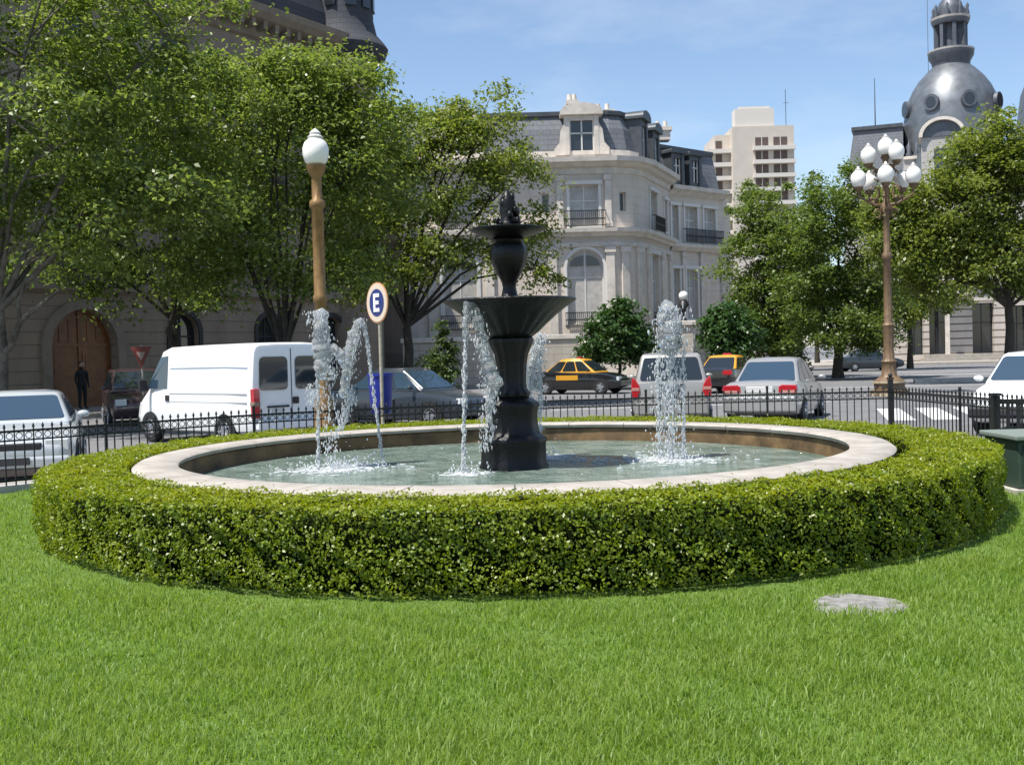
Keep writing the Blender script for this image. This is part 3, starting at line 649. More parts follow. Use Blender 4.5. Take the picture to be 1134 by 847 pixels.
# ================================================================== TREES
M_bark = mat('plane bark', (.06, .052, .04), .9, col2=(.17, .155, .125), nscale=3., bump=.5, bscale=12)
M_bark2 = mat('dark bark', (.05, .042, .034), .9, noise=.4, nscale=5., bump=.5, bscale=14)
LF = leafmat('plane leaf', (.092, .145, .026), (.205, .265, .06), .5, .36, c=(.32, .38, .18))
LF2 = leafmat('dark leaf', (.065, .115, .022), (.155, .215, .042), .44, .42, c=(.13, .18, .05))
LF3 = leafmat('olive leaf', (.092, .14, .022), (.205, .25, .05), .48, .42, c=(.2, .23, .07))
LFR = leafmat('round tree leaf', (.025, .062, .014), (.06, .12, .028), .26, .35, c=(.09, .15, .05))
LFC = leafmat('evergreen leaf', (.04, .08, .02), (.10, .15, .03), .25, .45)
def tree(name, label, loc, lobes, trunk_h, tr, nleaf, ls, lm, bm=None, group=None, seed=1, lean=(0, 0), stems=1, droop=.35, per=140, crad=.60, hole=.18, extra=()):
    """lobes: (dx,dy,dz,rx,ry,rz) ellipsoids of the crown relative to the base; leaves sit in sprays through their volume"""
    global rng
    rng = np.random.default_rng(seed); rd = random.Random(seed)
    t = thing(name, label, 'tree', loc, 0, group)
    mb = MB(); top = Vector((lean[0], lean[1], trunk_h))
    k = [Vector((0, 0, -.05)), Vector((lean[0]*.2, lean[1]*.2, trunk_h*.35)), Vector((lean[0]*.6+.06, lean[1]*.6, trunk_h*.7)), top]
    mb.tube(k, [tr*1.35, tr*1.0, tr*.88, tr*.8], 10)
    # sprays
    vol = np.array([l[3]*l[4]*l[5] for l in lobes]); npr = np.maximum((vol**.72/np.sum(vol**.72)*(nleaf/per)).astype(int), 4)
    CL = []; 
    for l, n in zip(lobes, npr):
        c = np.array(l[:3]); r = np.array(l[3:6])
        d = rng.normal(size=(n, 3)); d /= np.linalg.norm(d, axis=1, keepdims=True)
        rad = rng.uniform(0, 1, n)**.36*np.where(rng.random(n) < .2, rng.uniform(1., 1.3, n), 1.); p = c + d*rad[:, None]*r
        # gaps: drop sprays where a slow wave pattern is low
        g = np.sin(p[:, 0]*1.7+seed)+np.sin(p[:, 1]*1.5+2*seed)+np.sin(p[:, 2]*2.1+.7*seed)
        p = p[g > -3+6*hole]; CL.append(p)
        # limbs: from the fork towards this lobe, then twigs to some of its sprays
        cv = Vector(l[:3]); mid = top.lerp(cv, .5) + Vector((rd.uniform(-.3, .3), rd.uniform(-.3, .3), .12*(cv-top).length))
        st = top if stems == 1 else Vector((rd.uniform(-.1, .1), rd.uniform(-.1, .1), trunk_h*.55))
        if (cv-top).length > .5 and cv.z > trunk_h+1.7: mb.tube([st, mid, cv], [tr*.42, tr*.24, tr*.10], 7)
        for q in p[:: max(1, len(p)//6)][:6]:
            q = Vector(q); a = mid.lerp(cv, rd.uniform(.2, 1.)); m2 = a.lerp(q, .55)+Vector((0, 0, .15))
            mb.tube([a, m2, q], [tr*.16, tr*.11, tr*.04], 5)
    for e in extra: mb.tube(e[0], e[1], 7)
    mb.build('trunk', bm or M_bark, t, smooth=60)
    P = np.concatenate(CL); n = len(P)
    ps = rng.uniform(.55, 1.45, n)
    ctr = np.mean(P, axis=0)
    out = P-ctr; out /= np.maximum(np.linalg.norm(out, axis=1, keepdims=True), .01)
    idx = np.repeat(np.arange(n), per); N = len(idx)
    off = rng.normal(size=(N, 3))*np.array([.55, .55, .30])*crad*ps[idx][:, None]
    off[:, 2] -= droop*crad*(off[:, 0]**2+off[:, 1]**2)/max(crad**2, .01)*.6
    C = P[idx]+off
    nr = out[idx]*.35+np.array([0, 0, .75])+rng.normal(size=(N, 3))*.55
    leaves('crown', C, nr, ls*rng.uniform(.6, 1.3, N), lm, t)
    return t
def gp(px, Y, z=0): return (gx(px, Y, z), Y, 0)
K = 1.12
tree('plane_tree', 'large plane tree at the left edge, a pale bare limb forking beside the arched door', gp(2, 27),
     [tuple(q*K for q in l) for l in ((-1.2, 0, 5.6, 2.6, 2.6, 1.7), (1.5, -.5, 6.5, 2.2, 2.2, 1.5), (3.0, .3, 7.8, 2.2, 2.2, 1.6), (.3, 0, 8.8, 3.0, 2.6, 1.6), (1.8, .4, 4.7, 2.0, 1.6, .9), (-2.6, 0, 8.2, 2.2, 2, 1.9), (-.4, -.6, 4.2, 1.5, 1.2, .6), (3.6, .2, 5.6, 1.2, 1.4, .9), (1.4, 0, 10.0, 3.0, 2.4, 1.3), (2.8, -.2, 4.4, 1.7, 1.4, .8), (.9, -.6, 3.9, 1.7, 1.2, .6), (4.4, -.2, 5.2, 1.3, 1.2, .9), (4.0, .2, 9.0, 1.5, 1.6, 1.3), (-1.2, -.6, 4.1, 1.6, 1.2, .6))],
     3.0, .2, 56000, .145, LF, group='plane trees on the left pavement', seed=3, hole=.27,
     extra=[([(.02, 0, 1.9), (.35, -.1, 2.15), (.65, -.2, 2.75), (1.1, -.2, 3.1), (1.7, -.3, 3.5)], [.1, .085, .07, .06, .03]), ([(.65, -.2, 2.75), (.62, -.2, 3.2), (.75, -.1, 3.7)], [.06, .04, .02])])
tree('plane_tree', 'plane tree whose slender stems rise behind the white van roof', gp(318, 31),
     [(-2.6, 0, 6.6, 2.2, 2.2, 1.8), (0, 0, 8.0, 2.7, 2.5, 2.0), (2.3, 0, 7.2, 2.2, 2.2, 2.0), (-1.2, -.4, 4.9, 1.9, 1.5, 1.0), (2.0, -.3, 4.6, 1.7, 1.5, 1.2), (-2.6, -.4, 4.3, 1.5, 1.2, .7), (.4, -.5, 4.0, 1.2, 1, .6), (-3.6, 0, 8.6, 1.9, 2, 1.5), (2.6, .2, 8.0, 1.6, 1.8, 1.3), (.2, 0, 9.4, 2.0, 1.9, .9), (1.8, 0, 9.3, 1.5, 1.6, .8), (.8, 0, 10.1, 1.5, 1.4, .7), (2.5, 0, 9.8, .9, .9, .6), (1.2, -.6, 4.1, 1.3, 1, .6), (-1.8, 0, 9.4, 1.6, 1.6, .9)],
     3.2, .13, 50000, .14, LF, bm=M_bark2, group='plane trees on the left pavement', seed=11, stems=2, hole=.28)
tree('plane_tree', 'dark trunked plane tree behind the E sign, crown against the sky', gp(453, 36),
     [(-.6, 0, 6.8, 2.0, 2, 1.8), (1.6, 0, 8.0, 1.9, 2, 2.0), (3.5, 0, 7.2, 1.5, 1.6, 1.5), (2.9, 0, 9.6, 1.2, 1.2, 1.0), (1.6, 0, 9.2, 1.3, 1.3, .9), (.0, 0, 8.8, 1.4, 1.5, 1.1), (4.2, -.1, 5.8, .8, .9, .8), (3.3, -.2, 5.0, 1.1, 1.1, .9), (1.2, -.2, 5.2, 1.4, 1.4, .8), (-1.2, 0, 4.6, 1.3, 1.3, 1.0), (-1.8, 0, 6.2, 1.4, 1.4, 1.4), (.4, -.6, 4.4, 1.2, 1.0, .7), (4.6, -.2, 4.5, .9, .9, .7)],
     2.6, .17, 32000, .145, LF3, bm=M_bark2, group='plane trees on the left pavement', seed=23, hole=.28)
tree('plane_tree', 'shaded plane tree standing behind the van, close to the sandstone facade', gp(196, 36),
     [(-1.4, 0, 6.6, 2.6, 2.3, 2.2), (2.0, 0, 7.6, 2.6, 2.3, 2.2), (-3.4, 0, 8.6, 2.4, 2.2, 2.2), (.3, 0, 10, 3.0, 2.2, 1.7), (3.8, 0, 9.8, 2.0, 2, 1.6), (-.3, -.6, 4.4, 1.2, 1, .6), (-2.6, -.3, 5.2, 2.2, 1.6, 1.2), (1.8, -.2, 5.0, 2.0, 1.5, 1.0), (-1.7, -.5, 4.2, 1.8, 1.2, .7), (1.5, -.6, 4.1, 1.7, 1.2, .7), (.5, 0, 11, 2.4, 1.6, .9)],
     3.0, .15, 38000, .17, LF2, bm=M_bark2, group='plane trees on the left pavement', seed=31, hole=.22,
     extra=[([(0, 0, 2.2), (-.1, -.4, 2.7), (.25, -.7, 3.3), (.4, -.8, 4.1)], [.1, .08, .07, .03])])
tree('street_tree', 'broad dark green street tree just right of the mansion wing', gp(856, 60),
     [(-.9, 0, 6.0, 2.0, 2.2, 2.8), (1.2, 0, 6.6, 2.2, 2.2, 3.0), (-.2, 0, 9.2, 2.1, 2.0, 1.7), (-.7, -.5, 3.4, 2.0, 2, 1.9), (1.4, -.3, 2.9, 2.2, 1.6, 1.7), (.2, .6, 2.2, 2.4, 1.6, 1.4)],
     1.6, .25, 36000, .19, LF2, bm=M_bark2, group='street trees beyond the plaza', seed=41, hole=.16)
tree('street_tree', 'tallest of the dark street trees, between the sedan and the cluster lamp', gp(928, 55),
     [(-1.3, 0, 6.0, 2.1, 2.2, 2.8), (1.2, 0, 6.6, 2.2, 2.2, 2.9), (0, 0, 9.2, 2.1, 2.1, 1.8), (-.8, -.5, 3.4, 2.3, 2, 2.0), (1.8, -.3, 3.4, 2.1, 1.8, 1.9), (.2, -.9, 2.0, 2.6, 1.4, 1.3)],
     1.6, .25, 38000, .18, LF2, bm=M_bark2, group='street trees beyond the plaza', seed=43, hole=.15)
tree('street_tree', 'olive green spreading tree hiding the base of the lead dome', gp(1118, 46),
     [(-2.0, 0, 7.0, 2.2, 2.2, 2.2), (.6, 0, 8.3, 2.3, 2.2, 2.4), (2.6, 0, 7.6, 2.2, 2.2, 2.6), (-3.0, 0, 5.6, 1.5, 1.8, 1.6), (-1.2, 0, 5.2, 1.8, 1.8, 1.3), (.8, 0, 5.4, 1.9, 1.8, 1.6), (-.3, 0, 10.2, 1.6, 1.6, 1.2), (3.2, 0, 4.8, 1.8, 1.8, 1.6), (-1.2, 0, 9.0, 2.2, 1.8, 1.6), (-3.8, 0, 7.0, 1.8, 1.6, 1.7), (-4.2, 0, 5.4, 1.6, 1.4, 1.5), (-2.6, -.4, 4.3, 1.7, 1.2, .9), (1.6, -.5, 4.2, 1.6, 1.2, .9), (-4.6, 0, 7.2, 1.3, 1.3, 1.3)],
     3.0, .2, 80000, .17, LF3, bm=M_bark2, group='street trees beyond the plaza', seed=47, hole=.16)
tree('street_tree', 'loose mid green tree behind the cluster lamp post', gp(1008, 72),
     [(-.8, 0, 6.5, 2.8, 2.2, 3.2), (1.6, 0, 6.2, 2.6, 2.2, 2.8), (.2, 0, 9.6, 2.4, 1.8, 1.9), (-1.4, -.4, 3.9, 2.4, 1.6, 1.4)],
     2.6, .18, 34000, .19, LF3, bm=M_bark2, group='street trees beyond the plaza', seed=53, hole=.16)
tree('street_tree', 'small dark crowned tree in the gap behind the far pavilion', gp(886, 78),
     [(-.6, 0, 5.6, 2.4, 2.0, 2.6), (1.5, 0, 5.0, 2.4, 2.0, 2.5), (.2, 0, 8.8, 1.8, 1.6, 1.4)],
     2.4, .2, 12000, .25, LF2, bm=M_bark2, group='street trees beyond the plaza', seed=59, hole=.12)
tree('round_tree', 'clipped dark green ball tree behind the silver minivan and taxi', gp(686, 50),
     [(0, 0, 2.5, 1.5, 1.5, 1.1), (-.7, 0, 1.9, 1.1, 1.2, .8), (.8, 0, 1.9, 1.1, 1.2, .8), (0, 0, 3.5, .8, .9, .7), (0, -.5, 1.7, 1.2, .9, .6)], 1.2, .09, 13000, .2, LFR, bm=M_bark2, group='small round street trees', seed=61, per=40, crad=.32, hole=0)
tree('round_tree', 'clipped dark ball tree over the taxi with the bright yellow roof', gp(808, 51),
     [(0, 0, 2.6, 1.35, 1.4, 1.05), (-.6, 0, 2.2, .9, 1.1, .7), (.7, 0, 2.2, .9, 1.1, .8), (0, 0, 3.3, .75, .9, .5), (0, -.5, 1.7, 1.1, .9, .6)], 1.2, .09, 11000, .2, LFR, bm=M_bark2, group='small round street trees', seed=67, per=40, crad=.32, hole=0)
tree('young_evergreen', 'young narrow evergreen by the garden wall left of the fountain', gp(492, 46),
     [(0, 0, 1.0, .75, .75, .8), (0, 0, 1.9, .5, .5, .8), (0, 0, 2.8, .25, .25, .6)], .6, .06, 2600, .17, LFC, bm=M_bark2, seed=71, per=30, crad=.22, hole=0)
tree('cypress', 'slim dark cypress tip poking above the far street trees', gp(905, 100),
     [(0, 0, 9, 1.1, 1.1, 5), (0, 0, 14.5, .7, .7, 3.2)], 4, .2, 3000, .35, LFR, bm=M_bark2, seed=73, per=30, crad=.4, hole=0)
def bush(label, loc, r, n, lm, seed, ls=.16):
    global rng
    rng = np.random.default_rng(seed); t = thing('bush', label, 'bush', loc, 0, 'bushes beyond the plaza')
    d = rng.normal(size=(n, 3)); d /= np.linalg.norm(d, axis=1, keepdims=True); d[:, 2] = np.abs(d[:, 2])
    C = d*np.array(r)*rng.uniform(.6, 1.08, n)[:, None]*(1+.14*np.sin(d[:, :1]*7+seed)+.1*np.sin(d[:, 1:2]*9))
    leaves('foliage', C, d*.6+rng.normal(size=(n, 3))*.6+np.array([0, 0, .4]), ls*rng.uniform(.6, 1.3, n), lm, t)
    mb = MB()
    for k in range(6):
        a = k*1.05; mb.tube([(0, 0, -.02), (.25*r[0]*math.cos(a), .25*r[1]*math.sin(a), .4*r[2]), (.6*r[0]*math.cos(a), .6*r[1]*math.sin(a), .8*r[2])], [.03, .025, .01], 5)
    mb.build('stem', M_bark2, t)
bush('bright green bush beyond the silver sedan roof', gp(879, 64), (1.1, 1.0, 2.1), 1800, LFC, 81)
bush('dark low bush at the foot of the garden wall', gp(470, 55), (1.6, .9, 1.5), 1600, LF2, 83)

# ================================================================== VEHICLES
def roundq(P, n, inset=(0, 0, 0, 0), off=.006, rad=.05):
    "rounded pane inside the quad P (bl, br, tr, tl), offset along n"
    P = [Vector(p) for p in P]; o = []
    for i in range(4):
        a = P[i]; p = P[i-1]; q = P[(i+1) % 4]
        d1 = (p-a); d2 = (q-a); r1 = min(rad, d1.length*.4); r2 = min(rad, d2.length*.4)
        A = a+d1.normalized()*r1; B = a+d2.normalized()*r2
        o += [A, A.lerp(B, .5).lerp(a, .4), B]
    return [p+Vector(n)*off for p in o]
def bil(P, u, v): 
    P = [Vector(p) for p in P]; return P[0].lerp(P[1], u).lerp(P[3].lerp(P[2], u), v)
def pane(parent, name, P, m, u0=.06, u1=.94, v0=.08, v1=.92, off=.007, rad=.06, thick=.004):
    Q = [bil(P, u0, v0), bil(P, u1, v0), bil(P, u1, v1), bil(P, u0, v1)]
    n = (Q[1]-Q[0]).cross(Q[3]-Q[0]).normalized()
    pts = roundq(Q, n, off=off, rad=rad)
    return MB().extr(pts, n*thick).build(name, m, parent)
def wheel(parent, x, y, r, w=.19, side=1):
    t = thing_part = link(bpy.data.objects.new('wheel', None), parent); t.location = (x, y, r); t.empty_display_size = .1
    tb = MB().lathe([(r*.62, -w/2), (r*.93, -w/2), (r, -w/2+.03), (r, w/2-.03), (r*.93, w/2), (r*.62, w/2)], 24)
    tb.v = [(a, c, b) for a, b, c in tb.v]; tb.build('tyre', M_tyre, t, smooth=40)
    rb = MB().lathe([(.001, -.05), (r*.2, -.055), (r*.5, -.02), (r*.61, -.035), (r*.64, -.02), (r*.64, .06), (.001, .06)], 20)
    for k in range(5):
        a = k*2*math.pi/5; rb.box((.36*r*math.cos(a), .36*r*math.sin(a), -.05), (.42*r, .09*r, .03), rz=a)
    rb.v = [(a, (w/2-.03)*side + (-c*side), b) for a, b, c in rb.v]; rb.build('rim', M_rim, t, smooth=40)
def body(parent, st, m, name='body', smooth=38):
    rings = []
    for (x, zb, zt, hw) in st:
        h = zt-zb
        half = [(.80*hw, zb), (.93*hw, zb+.05*h), (.985*hw, zb+.25*h), (hw, zb+.52*h), (.985*hw, zb+.78*h), (.95*hw, zt-.07*h), (.87*hw, zt-.02*h), (.5*hw, zt+.012), (0, zt+.02)]
        rings.append([(x, y, z) for y, z in half] + [(x, -y, z) for y, z in half[-2::-1]])
    return MB().loft(rings).build(name, m, parent, smooth=smooth)
def car(name, label, cat, px, Y, head, L, Wd, H, st, cab, paint, roofp=None, glass=M_glass, wb=(-.3, .3), wr=.3, group='cars around the plaza', pillars=(.52,), x0=None):
    """head: degrees the nose points, 0 = away from the camera's right (+x), 90 = away. st: (x/L, zb, zt, hw/half width). cab: (xr0, xr1, xf1, xf0, belt, hw0, hw1)"""
    X = gx(px, Y, .5) if x0 is None else x0
    t = thing(name, label, cat, (X, Y, ROAD), R(head), group)
    hw = Wd/2; b = body(t, [(x*L, zb, zt, k*hw) for x, zb, zt, k in st], paint)
    xr0, xr1, xf1, xf0 = [c*L for c in cab[:4]]; belt = cab[4]; w0, w1 = cab[5]*hw, cab[6]*hw
    bl = belt-.06
    A = [(xr0, w0, bl), (xf0, w0, bl), (xf0, -w0, bl), (xr0, -w0, bl)]; B = [(xr1, w1, H), (xf1, w1, H), (xf1, -w1, H), (xr1, -w1, H)]
    ins = lambda k, dz: [(x+(xr1+xf1-2*x)*.5*k, y*(1-k), H+dz) for x, y, z in B]
    MB().loft([A, B, ins(.12, .022), ins(.45, .045)]).build('cabin', roofp or paint, t, bevel=.07, seg=4, smooth=60)
    A = [(a[0], a[1], belt) if False else Vector(a).lerp(Vector(c), .06/(H-bl)) for a, c in zip(A, B)]
    front = [A[2], A[1], B[1], B[2]]; rear = [A[0], A[3], B[3], B[0]]; left = [A[1], A[0], B[0], B[1]]; right = [A[3], A[2], B[2], B[3]]
    pane(t, 'windscreen', front, glass, .05, .95, .06, .9); pane(t, 'rear_window', rear, glass, .06, .94, .08, .88)
    cuts = [0.03] + list(pillars) + [.97]
    for S_, fl in ((left, True), (right, False)):
        for i in range(len(cuts)-1):
            u0, u1 = cuts[i]+.015, cuts[i+1]-.015
            if fl: u0, u1 = 1-u1, 1-u0
            pane(t, 'side_window', S_, glass, u0, u1, .07, .86, rad=.05)
    for x in wb:
        for sg in (-1, 1):
            ar = MB().lathe([(wr+.055, -.05), (wr+.055, .05)], 28); ar.v = [(a+x*L, c+sg*(hw-.055), max(bb+wr, .16)) for a, bb, c in ar.v]; ar.build('wheel_arch', M_blk, t)
            wheel(t, x*L, sg*(hw-.085), wr, .19, sg)
    for sg in (-1, 1):
        MB().ball((xf0-.3, sg*(hw+.07), belt+.07), .085, 10, 7, (.7, 1.15, .72)).build('mirror', paint if paint is not M_black_car else M_blk, t, smooth=180)
    for sg in (-1, 1):
        for xx in (pillars[len(pillars)//2],):
            MB().bx(xr0+.2+.35*(xf0-xr0), xr0+.4+.35*(xf0-xr0), sg*hw*.99-.01, sg*hw*.99+.012, belt-.15, belt-.12).build('door_handle', M_blk, t)
    t['hw'] = hw; t['L'] = L
    return t
def rb(t, name, m, x, y0, y1, z0, z1, d=.03, bevel=.012, rz=0):
    return MB().bx(x-d/2, x+d/2, y0, y1, z0, z1).build(name, m, t, bevel=bevel)
def lamp(t, x, d, pts, m=None, band=None):
    "a tail lamp cluster with its outline in (y, z), on both sides; band: a paler strip across it"
    for sg in (-1, 1):
        o = MB().extr([(x, sg*y, z) for y, z in pts], (d, 0, 0)).build('tail_light', m or M_red, t, bevel=.018, seg=3)
        if band: MB().extr([(x-.006, sg*y, z) for y, z in band], (d*.5, 0, 0)).build('lens', M_amber, o, bevel=.008)
M_amber = mat('pale lamp lens', (.42, .22, .18), .15, spec=.8)
def both(t, name, m, x, y0, y1, z0, z1, d=.03):
    rb(t, name, m, x, y0, y1, z0, z1, d); rb(t, name, m, x, -y1, -y0, z0, z1, d)
SED = [(-.5, .42, .62, .80), (-.497, .30, .88, .88), (-.47, .24, .96, .95), (-.40, .20, .985, .98), (-.28, .18, .985, 1), (0, .17, .93, 1), (.22, .18, .90, 1), (.33, .2, .86, .985), (.42, .22, .77, .95), (.475, .26, .68, .88), (.497, .34, .60, .80), (.5, .42, .54, .74)]
HAT = [(-.5, .42, .8, .86), (-.495, .32, .93, .93), (-.46, .24, .97, .97), (-.3, .18, .96, 1), (0, .17, .93, 1), (.24, .18, .90, 1), (.34, .2, .85, .985), (.43, .22, .76, .95), (.48, .26, .67, .88), (.497, .34, .6, .8), (.5, .42, .54, .74)]
MPVS = [(-.5, .42, .95, .88), (-.495, .32, 1.04, .95), (-.46, .24, 1.06, .985), (-.3, .19, 1.05, 1), (0, .18, 1.02, 1), (.26, .19, .99, 1), (.36, .2, .93, .985), (.44, .22, .83, .94), (.485, .27, .72, .86), (.5, .38, .60, .78)]
SEDC = (-.345, -.155, .07, .25, .93, .90, .67); HATC = (-.475, -.40, .07, .25, .93, .91, .71); MPVC = (-.49, -.43, .10, .32, 1.03, .93, .74)

# silver people carrier seen from behind
c = car('minivan', 'silver minivan seen from behind, tall red tail lamps, right of the fountain', 'car', 743, 26.1, 82, 4.2, 1.76, 1.66, MPVS, MPVC, M_silver2, glass=M_glass, group=None)
lamp(c, -2.125, .16, [(.74, .70), (.87, .72), (.885, .95), (.86, 1.16), (.80, 1.14), (.70, .98), (.68, .84)], band=[(.70, .86), (.87, .86), (.876, .93), (.70, .93)]); rb(c, 'bumper', M_silver2, -2.12, -.8, .8, .32, .6, .1, .04); rb(c, 'number_plate', M_plate, -2.13, -.26, .26, .78, .9, .03); rb(c, 'tailgate_handle', M_blk, -2.11, -.3, .3, .97, 1.0, .03)
for sg in (-1, 1): MB().tube([(-1.3, sg*.58, 1.68), (-1.2, sg*.58, 1.72), (.2, sg*.58, 1.72), (.3, sg*.58, 1.68)], .018, 6).build('roof_rail', M_blk, c)
MB().tube([(-2.09, .02, 1.12), (-2.06, .38, 1.2)], .012, 5).build('rear_wiper', M_blk, c)
# silver sedan
c = car('sedan', 'silver sedan seen from behind at an angle, wide red lamps, beside the minivan', 'car', 861, 26.4, 66, 4.45, 1.74, 1.47, SED, SEDC, M_silver, glass=M_glassb, group=None, pillars=(.34, .66))
lamp(c, -2.235, .12, [(.42, .735), (.80, .725), (.845, .80), (.82, .905), (.50, .915), (.43, .88)], band=[(.5, .745), (.78, .738), (.78, .79), (.5, .79)]); rb(c, 'bumper', M_silver, -2.24, -.82, .82, .30, .62, .12, .04); rb(c, 'number_plate', M_plate_w, -2.215, -.3, .3, .74, .88, .03); rb(c, 'trim_strip', mat('bright trim', (.75, .75, .74), .2, metal=.4), -2.26, -.8, .8, .6, .65, .1, .01)
# dark grey car, left of fountain, nose to the right
c = car('sedan', 'dark navy saloon nosing right behind the blue bin and E sign', 'car', 452, 28.0, -32, 4.4, 1.74, 1.44, SED, SEDC, M_grey_car, glass=M_glassb, group=None, pillars=(.34, .66))
both(c, 'headlight', M_lens, 2.1, .42, .76, .56, .72, .12); rb(c, 'bumper', M_grey_car, 2.2, -.74, .74, .28, .48, .08, .04)
MB().tube([(.25*4.4-.05, -.785, .97), (.08*4.4+.03, -.635, 1.40)], .013, 6).build('pillar_trim', mat('bright trim', (.75, .75, .74), .2), c)
# pale car at the far left, nose towards us
c = car('sedan', 'pale silver saloon at the left edge facing the fence', 'car', 26, 17.6, -70, 4.3, 1.74, 1.34, SED, SEDC, M_pale_car, glass=M_glassb, group=None, pillars=(.34, .66))
both(c, 'headlight', M_lens, 2.04, .44, .76, .54, .70, .14); rb(c, 'bumper', M_pale_car, 2.14, -.78, .78, .30, .46, .12, .04); rb(c, 'grille', M_blk, 2.1, -.4, .4, .54, .66, .1, .02); rb(c, 'lower_bumper', mat('grey brown plastic', (.17, .13, .10), .6), 2.13, -.76, .76, .19, .297, .1, .02); rb(c, 'number_plate', M_plate, 2.21, -.24, .24, .35, .46, .02)
# white car at the right edge, nose to the left and towards us
WHT = [(-.5, .42, .8, .86), (-.495, .32, .93, .93), (-.46, .24, .97, .97), (-.3, .2, .98, 1), (0, .2, .97, 1), (.24, .2, .95, 1), (.34, .22, .90, .985), (.43, .24, .80, .95), (.48, .28, .70, .88), (.497, .34, .62, .8), (.5, .42, .56, .74)]
c = car('hatchback', 'white hatchback with black bumper nosing in at the right edge', 'car', 1150, 21.2, 232, 3.9, 1.68, 1.50, WHT, (-.475, -.40, .04, .27, .97, .91, .72), M_white_car, glass=M_glassb, group=None)
rb(c, 'bumper', M_blk, 1.9, -.8, .8, .34, .56, .2, .05); both(c, 'headlight', M_lens, 1.86, .40, .74, .6, .73, .16); rb(c, 'grille', M_blk, 1.9, -.36, .36, .6, .68, .1, .02); rb(c, 'number_plate', M_plate, 2.01, -.24, .24, .4, .51, .02); both(c, 'bonnet_vent', M_blk, 1.2, .3, .5, .885, .9, .05)
# two black and yellow taxis
def taxi(label, px, Y, head):
    c = car('taxi', label, 'taxi', px, Y, head, 4.2, 1.68, 1.45, SED, SEDC, M_black_car, roofp=M_yellow, glass=M_glass, group='black and yellow taxis', pillars=(.34, .66))
    MB().bx(-.1, .08, -.16, .16, 1.455, 1.56).build('roof_sign', M_red, c, bevel=.02)
    lamp(c, -2.12, .12, [(.42, .735), (.77, .725), (.81, .80), (.79, .905), (.50, .915), (.43, .88)]); both(c, 'headlight', M_lens, 2.0, .42, .74, .56, .72, .12)
    for sg in (-1, 1): MB().bx(-.75, .25, sg*.835-.004 if sg > 0 else -.846, sg*.835+.011 if sg > 0 else -.83, .60, .80).build('door_panel', M_yellow, c)
    return c
taxi('taxi parked side on with its black flank towards the fountain, behind the fence', 643, 46, -28)
taxi('taxi with a bright yellow roof half hidden between minivan and sedan', 806, 44, 62)
# dark vehicle ahead of the van and one under the far trees
c = car('hatchback', 'dark maroon car nosing out beyond the front of the white van', 'car', 150, 32.5, -66, 4.0, 1.7, 1.6, MPVS, MPVC, M_maroon, group=None)
both(c, 'headlight', M_lens, 1.93, .40, .70, .60, .78, .14)
car('sedan', 'dark blue parked car in the shade under the far trees', 'car', 962, 72, 5, 4.3, 1.72, 1.42, SED, SEDC, M_grey_car, group=None, pillars=(.34, .66))
# white panel van
VY = 23.9; Lv, Hv, hv = 4.75, 2.13, .99
VH = R(138); VY = 24.0; vx = gx(278, 21.7, 1.) + 2.375*math.cos(VH) + .99*math.sin(VH)
v = thing('panel_van', 'white panel van with dark rear windows, parked behind the fence left of the fountain', 'van', (vx, 21.7 + 2.375*math.sin(VH) - .99*math.cos(VH), ROAD), VH)
VS = [(-.5, .42, 2.0, .93), (-.497, .34, 2.08, .965), (-.47, .3, 2.12, .985), (-.3, .28, 2.13, 1), (0, .27, 2.13, 1), (.18, .27, 2.12, 1), (.235, .27, 2.06, .985), (.28, .27, 1.80, .975), (.33, .27, 1.45, .97), (.375, .28, 1.18, .96), (.43, .3, 1.02, .93), (.48, .34, .88, .87), (.5, .45, .7, .8)]
rings = []
for (x, zb, zt, k) in VS:
    h = zt-zb; w = k*hv; half = [(.86*w, zb), (.96*w, zb+.04), (w, zb+.2), (w, zb+.45*min(h, 1.5)), (.985*w, zb+min(h*.6, 1.0)), (.93*w if zt > 1.3 else .96*w, zt-.16 if zt > 1.3 else zt-.08), (.88*w, zt-.05), (.8*w, zt-.012), (.4*w, zt+.01), (0, zt+.012)]
    rings.append([(x*Lv, y, z) for y, z in half] + [(x*Lv, -y, z) for y, z in half[-2::-1]])
MB().loft(rings).build('body', M_white_car, v, smooth=42)
yv = hv*.985
xr = -.5*Lv
for sg in (-1, 1):
    P = [(xr, sg*.10, 1.16), (xr, sg*.80, 1.16), (xr, sg*.78, 1.84), (xr, sg*.10, 1.84)]
    Q = [Vector(p) for p in P]; pts = roundq(Q, (-1, 0, 0), off=.012, rad=.09); MB().extr(pts, (-.012, 0, 0)).build('rear_window', M_glass, v)
    rb(v, 'tail_light', M_red, xr+.01, *sorted((sg*.82, sg*.965)), .60, 1.2, .14, .02)
    rb(v, 'lens', mat('amber grey lens', (.25, .16, .12), .2), xr+.01, *sorted((sg*.817, sg*.968)), .84, .94, .148, .01)
rb(v, 'door_seam', M_blk, xr-.003, -.008, .008, .5, 2.0, .012, 0); rb(v, 'door_handle', M_blk, xr-.02, -.16, -.02, .86, 1.0, .04); rb(v, 'plate_light_bar', M_blk, xr-.02, .08, .62, .80, .84, .04); rb(v, 'number_plate', M_plate_w, xr-.012, .2, .5, .66, .77, .02); rb(v, 'bumper', M_white_car, xr-.04, -.9, .9, .36, .56, .12, .03)
